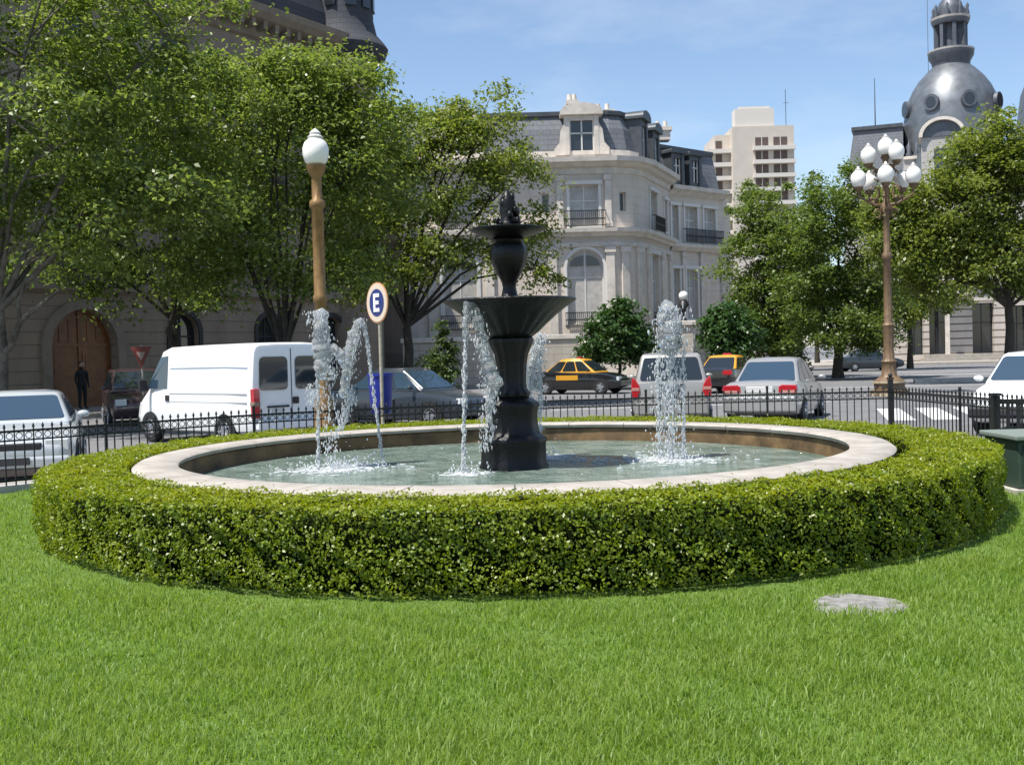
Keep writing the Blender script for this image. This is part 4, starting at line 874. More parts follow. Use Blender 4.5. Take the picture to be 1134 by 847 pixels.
for sg in (-1, 1):
    # grey strips painting the shade of the side pressings; cab door glass
    for z in (.92, 1.1, 1.72): MB().bx(-2.2, .72, sg*(hv-.004) - .008, sg*(hv-.004) + .008, z-.006, z+.006).build('crease_shade', mat('shadow seam', (.35, .36, .37), .5), v)
    pts = [(.80, 1.20), (1.60, 1.20), (1.50, 1.36), (1.08, 1.90), (.80, 1.92)]
    MB().extr([(x, sg*(hv*.972 if z < 1.5 else hv*.93), z) for x, z in pts], (0, sg*.02, 0)).build('side_window', M_glassb, v)
    MB().bx(.72, .86, sg*hv-.015, sg*hv+.02, .93, 1.06).build('door_handle', M_blk, v)
    MB().box((1.62, sg*1.1, 1.28), (.1, .22, .28)).build('mirror', M_blk, v, bevel=.03)
    rb(v, 'headlight', M_lens, .455*Lv, *sorted((sg*.5, sg*.82)), .68, .9, .3, .05)
pane(v, 'windscreen', [(1.64, -.86, 1.28), (1.64, .86, 1.28), (1.14, .8, 2.02), (1.14, -.8, 2.02)], M_glassb, .02, .98, .03, .97, .03)
for x in (-.29, .33):
    for sg in (-1, 1):
        ar = MB().lathe([(.37, -.06), (.37, .06)], 28); ar.v = [(a+x*Lv, c+sg*(hv-.06), max(b_+.32, .2)) for a, b_, c in ar.v]; ar.build('wheel_arch', M_blk, v)
        wheel(v, x*Lv, sg*(hv-.095), .32, .2, sg)

# ================================================================== FOUNTAIN
M_stone = mat('basin coping stone', (.41, .375, .33), .8, col2=(.27, .245, .21), nscale=3.2, bump=.15, bscale=50)
M_inner = mat('stained basin wall', (.21, .13, .06), .7, col2=(.07, .045, .022), nscale=3.)
M_castiron = mat('wet cast iron', (.008, .0075, .0075), .34, spec=.35, noise=.4, nscale=10, bump=.4, bscale=40)
FY = 11.92; RZ = .615; ZW = .37
fo = thing('fountain', 'round stone fountain basin with a black two tiered cast iron centrepiece', 'fountain', (0, FY, 0))
MB().lathe([(3.86, -.02), (3.86, RZ-.06), (3.6, RZ-.06), (3.58, RZ-.08), (3.57, .05)], 96).build('basin_wall', M_inner, fo, smooth=40)
NS = 28; rimmb = MB()
for k in range(NS):     # coping in separate stones
    a0 = 2*math.pi*k/NS+.0016; a1 = 2*math.pi*(k+1)/NS-.0016; rings = []
    for j in range(5):
        a = a0+(a1-a0)*j/4; c_, s_ = math.cos(a), math.sin(a)
        rings.append([(r*c_, r*s_, z) for r, z in ((3.55, RZ-.058), (3.535, RZ-.02), (3.56, RZ), (3.94, RZ), (3.98, RZ-.03), (3.97, RZ-.058))])
    rimmb.loft(rings)
rimmb.build('rim', M_stone, fo, smooth=50)
MB().lathe([(.37, .03), (.37, .40), (.35, .44), (.345, .64), (.36, .67), (.345, .71), (.30, .735), (.275, .78), (.265, .9), (.27, 1.02), (.29, 1.05), (.285, 1.08), (.23, 1.12), (.17, 1.15)], 40, wob=lambda a, z: 1+.03*math.cos(8*a)+.012*math.sin(23*a+z*40)).build('pedestal', M_castiron, fo, smooth=50)
MB().lathe([(.17, 1.15), (.19, 1.19), (.15, 1.24), (.145, 1.35), (.15, 1.5), (.175, 1.62), (.21, 1.72), (.23, 1.78), (.22, 1.8)], 60, wob=lambda a, z: 1+.09*abs(math.cos(5*a))+.02*math.sin(30*z)).build('shaft', M_castiron, fo, smooth=60)
MB().lathe([(.22, 1.80), (.30, 1.86), (.37, 1.93), (.50, 2.05), (.61, 2.12), (.70, 2.18), (.73, 2.205), (.715, 2.22), (.68, 2.205), (.50, 2.14), (.18, 2.08)], 120, wob=lambda a, z: 1+(.04*abs(math.cos(10*a)) if z < 2.1 else .006*math.cos(40*a))).build('lower_bowl', M_castiron, fo, smooth=50)
MB().lathe([(.13, 2.10), (.13, 2.22), (.085, 2.27), (.07, 2.35), (.085, 2.42), (.13, 2.50), (.185, 2.62), (.205, 2.72), (.19, 2.80), (.155, 2.84), (.175, 2.87), (.155, 2.89)], 28, wob=lambda a, z: 1+.03*math.cos(10*a)).build('vase', M_castiron, fo, smooth=55)
MB().lathe([(.155, 2.885), (.24, 2.91), (.35, 2.945), (.405, 2.975), (.41, 2.99), (.39, 2.997), (.3, 2.97), (.1, 2.94)], 40, wob=lambda a, z: 1+.015*math.cos(14*a)).build('upper_bowl', M_castiron, fo, smooth=50)
fb = MB().lathe([(.09, 2.94), (.11, 3.02), (.085, 3.06), (.07, 3.15), (.085, 3.25), (.075, 3.32), (.04, 3.38), (.02, 3.42)], 16)
rd = random.Random(5)
for k in range(26):   # leaves and buds of the finial
    a = rd.uniform(0, 6.28); z = rd.uniform(3.0, 3.36); r = .085+.03*math.sin((z-3)*16); fb.ball((r*math.cos(a), r*math.sin(a), z), rd.uniform(.022, .042), 7, 5, (1, 1, 1.4))
fb.build('finial', M_castiron, fo, smooth=70)

# water in the basin
def water_mat():
    m = bpy.data.materials.new('basin water'); m.use_nodes = True; n = m.node_tree.nodes; l = m.node_tree.links; p = n['Principled BSDF']
    tc = n.new('ShaderNodeTexCoord')
    t1 = n.new('ShaderNodeTexNoise'); t1.inputs['Scale'].default_value = 2.2; t1.inputs['Detail'].default_value = 6; l.new(tc.outputs['Object'], t1.inputs[0])
    rp = n.new('ShaderNodeValToRGB'); rp.color_ramp.elements[0].color = (.10, .15, .115, 1); rp.color_ramp.elements[1].color = (.24, .29, .25, 1)
    rp.color_ramp.elements[0].position = .35; rp.color_ramp.elements[1].position = .68
    l.new(t1.outputs[0], rp.inputs[0]); l.new(rp.outputs[0], p.inputs['Base Color']); p.inputs['Roughness'].default_value = .10; p.inputs['IOR'].default_value = 1.33
    t2 = n.new('ShaderNodeTexNoise'); t2.inputs['Scale'].default_value = 7.; t2.inputs['Detail'].default_value = 4; t2.inputs['Distortion'].default_value = .6; l.new(tc.outputs['Object'], t2.inputs[0])
    t3 = n.new('ShaderNodeTexNoise'); t3.inputs['Scale'].default_value = 26.; l.new(tc.outputs['Object'], t3.inputs[0])
    ad = n.new('ShaderNodeMath'); ad.operation = 'MULTIPLY_ADD'; ad.inputs[1].default_value = .3; l.new(t3.outputs[0], ad.inputs[0]); l.new(t2.outputs[0], ad.inputs[2])
    b = n.new('ShaderNodeBump'); b.inputs['Strength'].default_value = 1.; b.inputs['Distance'].default_value = .11; l.new(ad.outputs[0], b.inputs['Height']); l.new(b.outputs[0], p.inputs['Normal'])
    return m
wm = MB(); wm.add([(3.56*math.cos(2*math.pi*k/96), 3.56*math.sin(2*math.pi*k/96), 0) for k in range(96)], [tuple(range(96))])
tag(wm.build('water', water_mat(), loc=(0, FY, ZW)), kind='structure')
def jet_mat(name, white):
    m = bpy.data.materials.new(name); m.use_nodes = True; n = m.node_tree.nodes; l = m.node_tree.links; p = n['Principled BSDF']
    p.inputs['Base Color'].default_value = (.97, .98, 1, 1); p.inputs['Transmission Weight'].default_value = 1; p.inputs['Roughness'].default_value = .04; p.inputs['IOR'].default_value = 1.33
    d = n.new('ShaderNodeBsdfDiffuse'); d.inputs[0].default_value = (.85, .87, .88, 1); mx = n.new('ShaderNodeMixShader'); mx.inputs[0].default_value = white
    tr = n.new('ShaderNodeBsdfTranslucent'); tr.inputs[0].default_value = (.85, .87, .88, 1); m2 = n.new('ShaderNodeMixShader'); m2.inputs[0].default_value = .5
    l.new(d.outputs[0], m2.inputs[1]); l.new(tr.outputs[0], m2.inputs[2])
    l.new(p.outputs[0], mx.inputs[1]); l.new(m2.outputs[0], mx.inputs[2]); l.new(mx.outputs[0], n['Material Output'].inputs[0])
    return m
M_jet = jet_mat('falling water', .24); M_drop = jet_mat('water drops', .62); M_foam = jet_mat('white foam', .85)
def octa(mb, c, r, sc=(1, 1, 1)): mb.ball(c, r, 6, 4, sc)
def jet(label, Y, paths, drops, splash, seed):
    """paths: lists of (px,py,width px); drops: (px0,py0,px1,py1,spread px,count); splash: (px, half width m, count)"""
    rd = random.Random(seed); b = at(splash[0], 500, Y); bx_ = gx(splash[0], Y, ZW)
    t = thing('water_jet', label, 'water jet', (bx_, Y, ZW), 0, 'water jets of the fountain'); o = Vector((bx_, Y, ZW))
    sm = MB()
    for p in paths:
        P = [(at(x, y, Y)-o, w*Y/F/2) for x, y, w in p]; Q = []; Rr = []
        for i in range(len(P)-1):
            n = max(3, int((P[i+1][0]-P[i][0]).length/.022))
            for k in range(n):
                f = k/n; Q.append(P[i][0].lerp(P[i+1][0], f)+Vector((rd.gauss(0, .005), rd.gauss(0, .012), rd.gauss(0, .003)))); Rr.append((P[i][1]*(1-f)+P[i+1][1]*f)*rd.uniform(.6, 1.1))
        Q.append(P[-1][0]); Rr.append(P[-1][1]*.4); Rr[0] *= .4
        sm.tube(Q, Rr, 9)
    if paths: sm.build('stream', M_jet, t, smooth=180)
    dm = MB()
    for (x0, y0, x1, y1, sp, n, r) in drops:
        for k in range(int(n*2.6)):
            f = rd.random(); x = x0+(x1-x0)*f+rd.gauss(0, sp); y = y0+(y1-y0)*f; p = at(x, y, Y)-o; p.y += rd.gauss(0, sp*Y/F)
            if p.z < .01: continue
            octa(dm, p, r*rd.uniform(.2, .75), (1, 1, rd.uniform(1.2, 4.5)))
    tag(dm.build('droplets', M_drop, t, smooth=180), kind='stuff')
    fm = MB(); hw, n = splash[1], splash[2]
    for k in range(int(n*2.2)):
        a = rd.uniform(0, 6.283); rr = abs(rd.gauss(0, .55))*hw; x, y = rr*math.cos(a), rr*math.sin(a)*.9
        if rd.random() < .66: octa(fm, (x, y, .002), rd.uniform(.005, .026)*rd.uniform(.5, 1.2), (1.8, 1.2, .3))
        else: octa(fm, (x, y, rd.expovariate(1/.06)), rd.uniform(.003, .010), (1, 1, 1.6))
    tag(fm.build('splash_foam', M_foam, t, smooth=180), kind='stuff')
    return t
jet('clear jet with a thick ragged head in front of the white van rear doors', 12.2,
    [[(356, 342, 9), (357, 350, 17), (355, 375, 21), (358, 395, 24), (354, 420, 14)], [(361, 395, 12), (369, 386, 12), (377, 392, 12), (380, 408, 6)]],
    [(352, 405, 353, 520, .9, 170, .012), (350, 345, 366, 420, 6, 170, .011), (362, 410, 368, 515, 5, 90, .011), (345, 425, 345, 450, 4, 40, .01)], (368, .62, 420), 1)
jet('thin arching jet with a narrow falling thread under the E sign', 12.5,
    [[(400, 353, 9), (394, 362, 11), (389, 382, 14), (386, 402, 13), (382, 425, 13), (379, 440, 10)], [(400, 352, 6), (404, 364, 6), (410, 395, 4)]],
    [(404, 362, 424, 512, .9, 190, .011), (384, 425, 391, 448, 3, 60, .011), (387, 445, 372, 485, 3, 80, .011), (400, 353, 386, 420, 4, 90, .009)], (396, .42, 160), 2)
jet('tall jet with a straight falling thread close on the left of the pedestal', 11.4,
    [[(519, 329, 9), (523, 336, 12), (529, 355, 13), (535, 385, 14), (542, 412, 19), (548, 425, 20), (545, 438, 12), (541, 455, 8), (546, 480, 6)], [(518, 332, 11), (516, 350, 9), (514, 375, 5)]],
    [(516, 340, 513, 522, 1.2, 230, .013), (525, 345, 545, 440, 5, 130, .011), (543, 440, 536, 500, 5, 70, .011)], (517, .30, 150), 3)
jet('broken sparkling jet close on the right of the pedestal', 12.9,
    [[(599, 368, 5), (596, 380, 10), (592, 395, 12), (588, 412, 14), (592, 428, 8)]],
    [(599, 370, 588, 430, 5, 150, .014), (598, 385, 599, 500, 1.4, 130, .011), (586, 425, 582, 445, 3, 50, .013), (592, 430, 594, 505, 6, 90, .01)], (600, .4, 170), 4)
jet('lone jet with a broad glassy head in front of the silver minivan', 12.3,
    [[(738, 333, 12), (739, 345, 24), (742, 362, 28), (741, 378, 30), (743, 388, 22), (745, 396, 10)]],
    [(741, 340, 742, 392, 9, 190, .012), (737, 395, 741, 515, 8, 330, .011), (728, 395, 731, 515, 1.4, 120, .011), (757, 380, 757, 518, 1.2, 130, .011), (744, 395, 744, 510, 4, 130, .012)], (741, .6, 420), 5)

# ================================================================== HEDGE
HR0, HR1, HZ = 4.07, 4.87, .61
M_hcore = mat('hedge core shade', (.008, .012, .003), .98, spec=.05)  # solid inner core, the shade between the leaves put into its near-black colour
M_hleaf = leafmat('hedge leaf', (.078, .138, .007), (.215, .285, .015), .40, .4, patch=(.235, .285, .018), c=(.34, .38, .08), pscale=2.2)
rng = np.random.default_rng(99)
hd = thing('hedge', 'clipped box hedge ringing the fountain basin', 'hedge', (.05, FY, 0))
MB().lathe([(HR1-.28, 0), (HR1-.14, .16), (HR1-.12, HZ-.14), (HR1-.16, HZ-.05), (HR0+.12, HZ-.05), (HR0+.05, HZ-.12), (HR0+.05, 0), (HR1-.16, 0)][:7], 96).build('dark_core', M_hcore, hd, smooth=40)
def bumps(a, z, k): return .012*np.sin(a*31+k+2*np.sin(a*7))+.016*np.sin(a*53+z*9+k*2)+.022*np.sin(a*97+z*17+2*np.sin(z*9+a*11))+.018*np.sin(z*21+a*17)
nO, nT, nI = 98000, 74000, 9000
a = rng.uniform(0, 2*np.pi, nO); z = rng.uniform(.02, HZ+.01, nO); dep = rng.exponential(.028, nO)
rnd = np.maximum(0, (z-(HZ-.05)))**2*8 + np.maximum(0, .10-z)*.6
r = HR1+bumps(a, z, 0)-dep-rnd
gap = np.sin(a*41+3*np.sin(z*13+a*5))+np.sin(z*19+a*23)+np.sin(a*77-z*15)+.5*np.sin(a*160+z*30); kp = ~((gap < -1.1) & (rng.random(nO) < .5)); a, z, r = a[kp], z[kp], r[kp]; nO = len(a)
Cc = np.stack([r*np.cos(a), r*np.sin(a), z], 1); Nn = np.stack([np.cos(a), np.sin(a), np.full(nO, .35)], 1)
a2 = rng.uniform(0, 2*np.pi, nT); r2 = np.sqrt(rng.uniform(HR0**2, HR1**2, nT)); ed = np.minimum(r2-HR0, HR1-r2)
z2 = HZ+.02+.008*np.sin(a2*23+r2*6)+.010*np.sin(a2*41-r2*11)+.012*np.sin(a2*90+r2*20)-np.maximum(0, .05-ed)**2*10-rng.exponential(.022, nT)+(rng.random(nT) < .03)*rng.uniform(0, .05, nT)
C2 = np.stack([r2*np.cos(a2), r2*np.sin(a2), z2], 1); N2 = np.tile([0, 0, 1.], (nT, 1))
a3 = rng.uniform(0, 2*np.pi, nI); z3 = rng.uniform(.1, HZ, nI); r3 = HR0-bumps(a3, z3, 3)*.6+rng.exponential(.03, nI)
C3 = np.stack([r3*np.cos(a3), r3*np.sin(a3), z3], 1); N3 = np.stack([-np.cos(a3), -np.sin(a3), np.full(nI, .3)], 1)
C = np.concatenate([Cc, C2, C3]); N = np.concatenate([Nn, N2, N3]); N = N+rng.normal(size=N.shape)*.62
side = np.concatenate([np.ones(nO, bool), np.zeros(nT, bool), np.ones(nI, bool)]); sz = rng.uniform(.016, .038, len(C))
leaves('foliage', C[side], N[side], sz[side], M_hleaf, hd, .62, .1)
M_hnew_lit = leafmat('hedge sunlit new growth', (.11, .17, .008), (.26, .32, .016), .40, .4, patch=(.29, .31, .02), c=(.40, .42, .08), pscale=2.2)  # top leaves: new growth, with some of the sun's brightness put into their colour
leaves('sunlit_new_growth', C[~side], N[~side], sz[~side]*.9, M_hnew_lit, hd, .62, .1)

# ================================================================== GRASS
M_grass = leafmat('grass blade', (.112, .205, .024), (.24, .345, .056), .5, .5, patch=(.235, .315, .06), c=(.38, .45, .21), spec=.4, pscale=1.6)
def grass():
    rng = np.random.default_rng(5); P = []
    def scatter(x0, x1, y0, y1, dens):
        n = int((x1-x0)*(y1-y0)*dens); return np.stack([rng.uniform(x0, x1, n), rng.uniform(y0, y1, n)], 1)
    for (y0, y1, dens) in ((2.9, 4.6, 8200), (4.6, 6, 6600), (6, 8, 4600), (8, 11, 2600), (11, 14.5, 1400)):
        hw = y1*.5+2.1; p = scatter(-hw, hw, y0, y1, dens)
        rr = np.hypot(p[:, 0], p[:, 1]-FY); p = p[(rr > HR1-.1)]
        p = p[(p[:, 1] < 11.) | (np.abs(p[:, 0]) > 4)]
        # keep inside the fence
        e = np.array([q for q in edge]); lim = np.interp(p[:, 0], e[:33, 0], e[:33, 1]); right = np.interp(p[:, 1], [9, 15.6, 18.9], [7.2, 6.8, 6.5])
        p = p[(p[:, 1] < lim-.15) & (p[:, 0] < right)]
        # clear the paving slab
        u = (p[:, 0]-SLAB[0]); w = (p[:, 1]-SLAB[1]); p = p[~((np.abs(u) < .24+.05*np.sin(w*30)) & (np.abs(w) < .20+.05*np.sin(u*25)))]
        P.append(p)
    P = np.concatenate(P); n = len(P)
    patch = np.sin(P[:, 0]*2.3+1)*np.sin(P[:, 1]*1.9)+.6*np.sin(P[:, 0]*5.1+P[:, 1]*3.7)
    patch = patch + .6*np.sin(P[:, 0]*11+2*np.sin(P[:, 1]*7))*np.sin(P[:, 1]*9.3)
    h = rng.uniform(.03, .078, n)*(1+.26*patch); h *= np.where(rng.random(n) < .05, 1.5, 1.)
    near = np.hypot(P[:, 0], P[:, 1]-FY)-HR1; h *= np.clip(.4+near*1.3, .4, 1.)
    w = rng.uniform(.0016, .0034, n)*(1+.05*np.maximum(P[:, 1]-4, 0))
    a = rng.uniform(0, 2*np.pi, n); D = np.stack([np.cos(a), np.sin(a), np.zeros(n)], 1); b = a+np.pi/2+rng.normal(0, .5, n); B = np.stack([np.cos(b), np.sin(b), np.zeros(n)], 1)
    lean = rng.uniform(.15, .95, n)[:, None]
    base = np.stack([P[:, 0], P[:, 1], np.full(n, -.004)], 1); hh = h[:, None]; up = np.array([0, 0, 1.])
    mid = base+D*hh*lean*.32+up*hh*.55; tip = base+D*hh*lean*1.0+up*hh*(1-.28*lean)
    V = np.empty((n, 5, 3)); V[:, 0] = base-B*w[:, None]; V[:, 1] = base+B*w[:, None]; V[:, 2] = mid+B*w[:, None]*.85; V[:, 3] = mid-B*w[:, None]*.85; V[:, 4] = tip
    i = np.arange(n)[:, None]*5
    o = npmesh('grass', V.reshape(-1, 3), [i+np.array([[0, 1, 2, 3]]), i+np.array([[3, 2, 4]])], M_grass)
    tag(o, 'short bright green lawn grass', 'grass', kind='stuff')
SLAB = (gx(948, 6.72), 6.72)
st = MB(); st.prism([(-.31, -.14), (-.2, -.25), (.04, -.30), (.22, -.22), (.31, -.08), (.29, .08), (.16, .2), (.02, .29), (-.1, .27), (-.24, .12)], -.05, .014)
tag(st.build('paving_slab', mat('weathered slab', (.27, .26, .245), .95, noise=.45, nscale=14, bump=.4), loc=(SLAB[0], SLAB[1], 0), bevel=.02), 'grey weathered stone slab sunk in the lawn beside the hedge', 'stone slab')
grass()

# ================================================================== FENCE
def fence(label, pl, posts=2.3):
    t = thing('iron_fence', label, 'fence', (*pl[0], 0)); o = Vector((*pl[0], 0))
    seg = [(Vector((*pl[i], 0)), Vector((*pl[i+1], 0))) for i in range(len(pl)-1)]; tot = sum((b-a).length for a, b in seg)
    def walk(s):
        for a, b in seg:
            L = (b-a).length
            if s <= L+1e-6: return a.lerp(b, s/L)-o, math.atan2((b-a).y, (b-a).x)
            s -= L
        return seg[-1][1]-o, 0
    npan = max(1, round(tot/posts)); ln = tot/npan
    for k in range(npan+1):
        p, rz = walk(min(k*ln, tot-.001)); b = MB().box((p.x, p.y, .45), (.034, .034, .9), rz=rz).ball((p.x, p.y, .92), .028, 8, 6); b.build('post', M_iron, t)
    for k in range(npan):
        n = max(3, round(ln/.125)); b = MB()
        for i in range(1, n):
            p, rz = walk(k*ln+ln*i/n)
            b.box((p.x, p.y, .46), (.015, .015, .74), rz=rz); b.lathe([(.012, .83), (.02, .845), (.003, .89)], 5, (p.x, p.y, 0))
        pts = [walk(k*ln+ln*i/n)[0] for i in range(n+1)]
        for z, hh in ((.79, .03), (.67, .022), (.15, .03)):
            for i in range(n):
                a, c_ = pts[i], pts[i+1]; m_ = (a+c_)/2; b.box((m_.x, m_.y, z), ((c_-a).length, .02, hh), rz=math.atan2((c_-a).y, (c_-a).x))
        for i in range(n):      # small rings between the two top rails
            m_ = (pts[i]+pts[i+1])/2; d = (pts[i+1]-pts[i]).normalized(); 
            ring = [m_+d*(.042*math.cos(q))+Vector((0, 0, .73+.042*math.sin(q))) for q in [2*math.pi*j/8 for j in range(9)]]
            b.tube(ring, .006, 4, cap=False)
        b.build('railing_panel', M_iron, t)
fence('low black iron fence curving along the left side of the lawn', FL)
fence('low black iron fence running straight behind the hedge in front of the parked cars', FR)
fence('low black iron fence returning along the right side of the lawn', FS)
cp = thing('fence_post', 'thick black iron corner post of the fence below the cluster lamp', 'post', (6.6, 18.9, 0))
MB().box((0, 0, .5), (.075, .075, 1.0)).box((0, 0, 1.02), (.1, .1, .03)).ball((0, 0, 1.07), .04).build('shaft', M_iron, cp); MB().box((0, 0, .05), (.2, .2, .1)).build('foot', M_iron, cp)
# ================================================================== STREET FURNITURE
M_gold = mat('bronze gold paint', (.275, .16, .06), .5, metal=.2, noise=.35, nscale=8)
M_cream = mat('old cream paint', (.5, .42, .28), .5, noise=.3, nscale=8)
M_globe = mat('opal globe', (.80, .79, .74), .22, spec=.6)
LY = 18.9
lx = gx(359, LY, .5)
lp_ = thing('street_lamp', 'bronze coloured street lamp with a single white acorn globe, left of the fountain', 'street lamp', (lx, LY, -.004))
ztop = at(357, 142, LY).z; zb_ = at(357, 183, LY).z
MB().lathe([(.21, 0), (.21, .25), (.17, .3), (.15, .9), (.12, 1.0), (.10, 1.1), (.095, 2.6), (.12, 2.63), (.12, 2.72), (.1, 2.76), (.098, zb_-.75), (.13, zb_-.72), (.13, zb_-.62), (.085, zb_-.58), (.085, zb_-.2), (.14, zb_-.12), (.17, zb_)], 16, wob=lambda a, z: 1+.05*math.cos(8*a)).build('post', M_gold, lp_, smooth=50)
h = ztop-zb_
gl = MB().lathe([(.13, 0), (.19, .09*h), (.225, .27*h), (.228, .45*h), (.19, .62*h), (.12, .72*h), (.10, .74*h)], 20); gl.v = [(a, b, c+zb_) for a, b, c in gl.v]; gl.build('globe', M_globe, lp_, smooth=60)
cpz = MB().lathe([(.12, .73*h), (.14, .77*h), (.09, .82*h), (.10, .88*h), (.05, .95*h), (.01, h)], 14); cpz.v = [(a, b, c+zb_) for a, b, c in cpz.v]; cpz.build('cap', mat('pale cap', (.62, .60, .56), .4), lp_, smooth=60)
# cluster lamp on the right
CY = 37.; clx = gx(985, CY, 0)
cl = thing('street_lamp', 'tall ornate dull bronze lamp post carrying a cluster of white globes', 'street lamp', (clx, CY, ROAD))
zz = lambda y: at(980, y, CY).z - ROAD
M_bronze = mat('dull bronze', (.19, .125, .07), .55, metal=.15, noise=.4, nscale=6)
MB().lathe([(.62, 0), (.62, .18), (.5, .2), (.5, .42), (.55, .46), (.34, .62), (.26, .7), (.22, 1.1), (.26, 1.16), (.19, 1.25), (.165, 1.6), (.175, 2.3), (.21, 2.4), (.14, 2.5), (.12, 4.6), (.17, 4.65), (.17, 4.8), (.11, 4.9), (.10, 6.2), (.2, 6.3), (.2, 6.45), (.1, 6.6), (.09, 8.0), (.16, 8.1)], 40, wob=lambda a, z: 1+.05*math.cos(10*a)).build('post', M_bronze, cl, smooth=45)
MB().lathe([(.635, -.01), (.635, .1)], 24).lathe([(.57, .43), (.57, .48)], 24).build('base_ring', M_cream, cl, smooth=40)
def lampglobe(ax, az, rr, lower):
    p = Vector((rr*math.cos(ax), rr*math.sin(ax), az)); c0 = Vector((0, 0, az-(.9 if lower else .6)))
    arm = MB().tube([c0, c0.lerp(p, .4)+Vector((0, 0, -.38)), p+Vector((0, 0, -.62)), p+Vector((0, 0, -.34))] if lower else [c0, p*.6+Vector((0, 0, az*.4-.5)), p+Vector((0, 0, -.34))], [.05, .045, .04, .05] if lower else [.05, .045, .05], 7)
    arm.lathe([(.04, -.46), (.13, -.38), (.16, -.3), (.1, -.28)], 10, tuple(p)); arm.ball(c0.lerp(p, .55)+Vector((0, 0, -.3)), .075, 8, 6)
    a = arm.build('arm', M_bronze, cl, smooth=60)
    MB().lathe([(.14, -.3), (.21, -.22), (.25, -.10), (.262, .03), (.225, .15), (.14, .24), (.1, .27)], 16, tuple(p)).build('globe', M_globe, a, smooth=60)
    MB().lathe([(.11, .27), (.12, .31), (.05, .34), (.05, .38), (.01, .41)], 10, tuple(p)).build('cap', mat('pale cap', (.62, .60, .56), .4), a, smooth=60)
for k in range(5): lampglobe(math.pi*(.5+2*k/5)+.3, zz(197), .92, True)
for k in range(3): lampglobe(-1.2+2*math.pi*k/3, zz(171), .55, False)
lampglobe(0, zz(162), .02, False)
sc_ = MB()
for k in range(6):
    a = k*math.pi/3
    for (r0, z0, r1) in ((.42, 6.9, .16), (.3, 7.5, .13), (.3, 6.2, .11)):
        pts = [(r0*math.cos(a)+0*q + r1*math.cos(q)*math.cos(a), r0*math.sin(a)+r1*math.cos(q)*math.sin(a), z0+r1*1.4*math.sin(q)) for q in [j*.62 for j in range(10)]]
        sc_.tube(pts, .025, 5)
sc_.build('scrollwork', M_bronze, cl)
# E parking sign with a blue bin
EY = 17.9; ex = gx(422, EY, 1.5)
es = thing('parking_sign', 'round blue parking sign with white letter E on a pale post', 'sign', (ex, EY, -.004), R(-52))
zc = at(420, 335, EY).z
MB().tube([(0, 0, 0), (0, 0, zc-.28)], .03, 10).build('post', mat('weathered pale post', (.42, .37, .30), .6, noise=.4, nscale=12), es, smooth=60)
def disc(r, y, th, n=40): 
    b = MB(); b.extr([(r*math.cos(2*math.pi*k/n), y, zc+r*math.sin(2*math.pi*k/n)) for k in range(n)], (0, -th, 0)); return b
disc(.335, -.03, .012).build('plate_edge', mat('orange sign edge', (.52, .25, .12), .5), es)
disc(.315, -.043, .004).build('plate', mat('cream sign band', (.62, .52, .42), .5), es)
disc(.225, -.048, .004).build('blue_disc', mat('sign blue', (.02, .035, .16), .45), es)
M_let = mat('sign white', (.8, .8, .8), .5)
MB().bx(-.09, -.03, -.06, -.053, zc-.15, zc+.15).bx(-.03, .095, -.06, -.053, zc+.09, zc+.15).bx(-.03, .075, -.06, -.053, zc-.03, zc+.03).bx(-.03, .095, -.06, -.053, zc-.15, zc-.09).build('letter', M_let, es)
bn = thing('litter_bin', 'bright blue litter bin by the post of the E sign', 'litter bin', (gx(422, EY+.28, .8), EY+.28, -.004))
zt_ = at(422, 413, EY+.28).z; M_blue = mat('blue plastic', (.018, .03, .30), .4, noise=.3, nscale=6)
MB().lathe([(.15, zt_-.68), (.17, zt_-.66), (.205, zt_-.06), (.22, zt_-.05), (.22, zt_), (.195, zt_), (.16, zt_-.6)], 20).build('bucket', M_blue, bn, smooth=40)
MB().tube([(0, .2, 0), (0, .2, zt_-.1)], .03, 8).bx(-.1, .1, .16, .24, zt_-.3, zt_-.24).build('stand', M_iron, bn)
# yield sign beyond the van
YY = 31.; yx = gx(157, YY, 2.); yz = at(157, 394, YY).z
ys = thing('give_way_sign', 'worn red triangular give way sign behind the windscreen of the white van', 'sign', (yx, YY, ROAD), R(-15))
MB().tube([(0, 0, 0), (0, 0, yz+.3-ROAD)], .03, 8).build('post', mat('weathered pale post', (.42, .37, .30), .6), ys)
tri = lambda k, y: [(-.34*k, y, yz+.26*k-ROAD), (.34*k, y, yz+.26*k-ROAD), (0, y, yz-.36*k-ROAD)]
MB().extr(tri(1, -.035), (0, -.012, 0)).build('plate', mat('faded sign red', (.17, .032, .022), .6, noise=.3), ys); MB().extr(tri(.42, -.05), (0, -.003, 0)).build('inner_panel', mat('faded sign white', (.27, .2, .17), .55), ys)
# green box at the right edge of the lawn
ub = thing('utility_box', 'squat dark green utility box with pale lid beside the hedge at the right edge', 'utility box', (gx(1109, 11.8, .3)+.55, 11.8, 0))
MB().bx(-.55, .55, -.4, .4, .05, .56).build('cabinet', mat('dark green paint', (.035, .06, .045), .5, noise=.3, nscale=5), ub, bevel=.02)
MB().bx(-.6, .6, -.45, .45, .563, .62).build('lid', mat('pale green grey lid', (.17, .20, .17), .6), ub, bevel=.015); MB().bx(-.62, .62, -.47, .47, -.02, .047).build('base', M_kerb, ub)
MB().bx(-.5, -.02, -.42, -.403, .1, .52).bx(.02, .5, -.42, -.403, .1, .52).build('door', mat('dark green door', (.03, .052, .04), .5), ub, bevel=.005)
gt = thing('iron_gate', 'short heavy dark iron gate behind the green utility box', 'gate', (gx(1106, 15.3, .5), 15.4, 0))
for q in (0, 1.27): MB().bx(q-.05, q+.05, -.05, .05, 0, .84).bx(q-.065, q+.065, -.065, .065, .843, .88).build('gate_post', M_iron, gt)
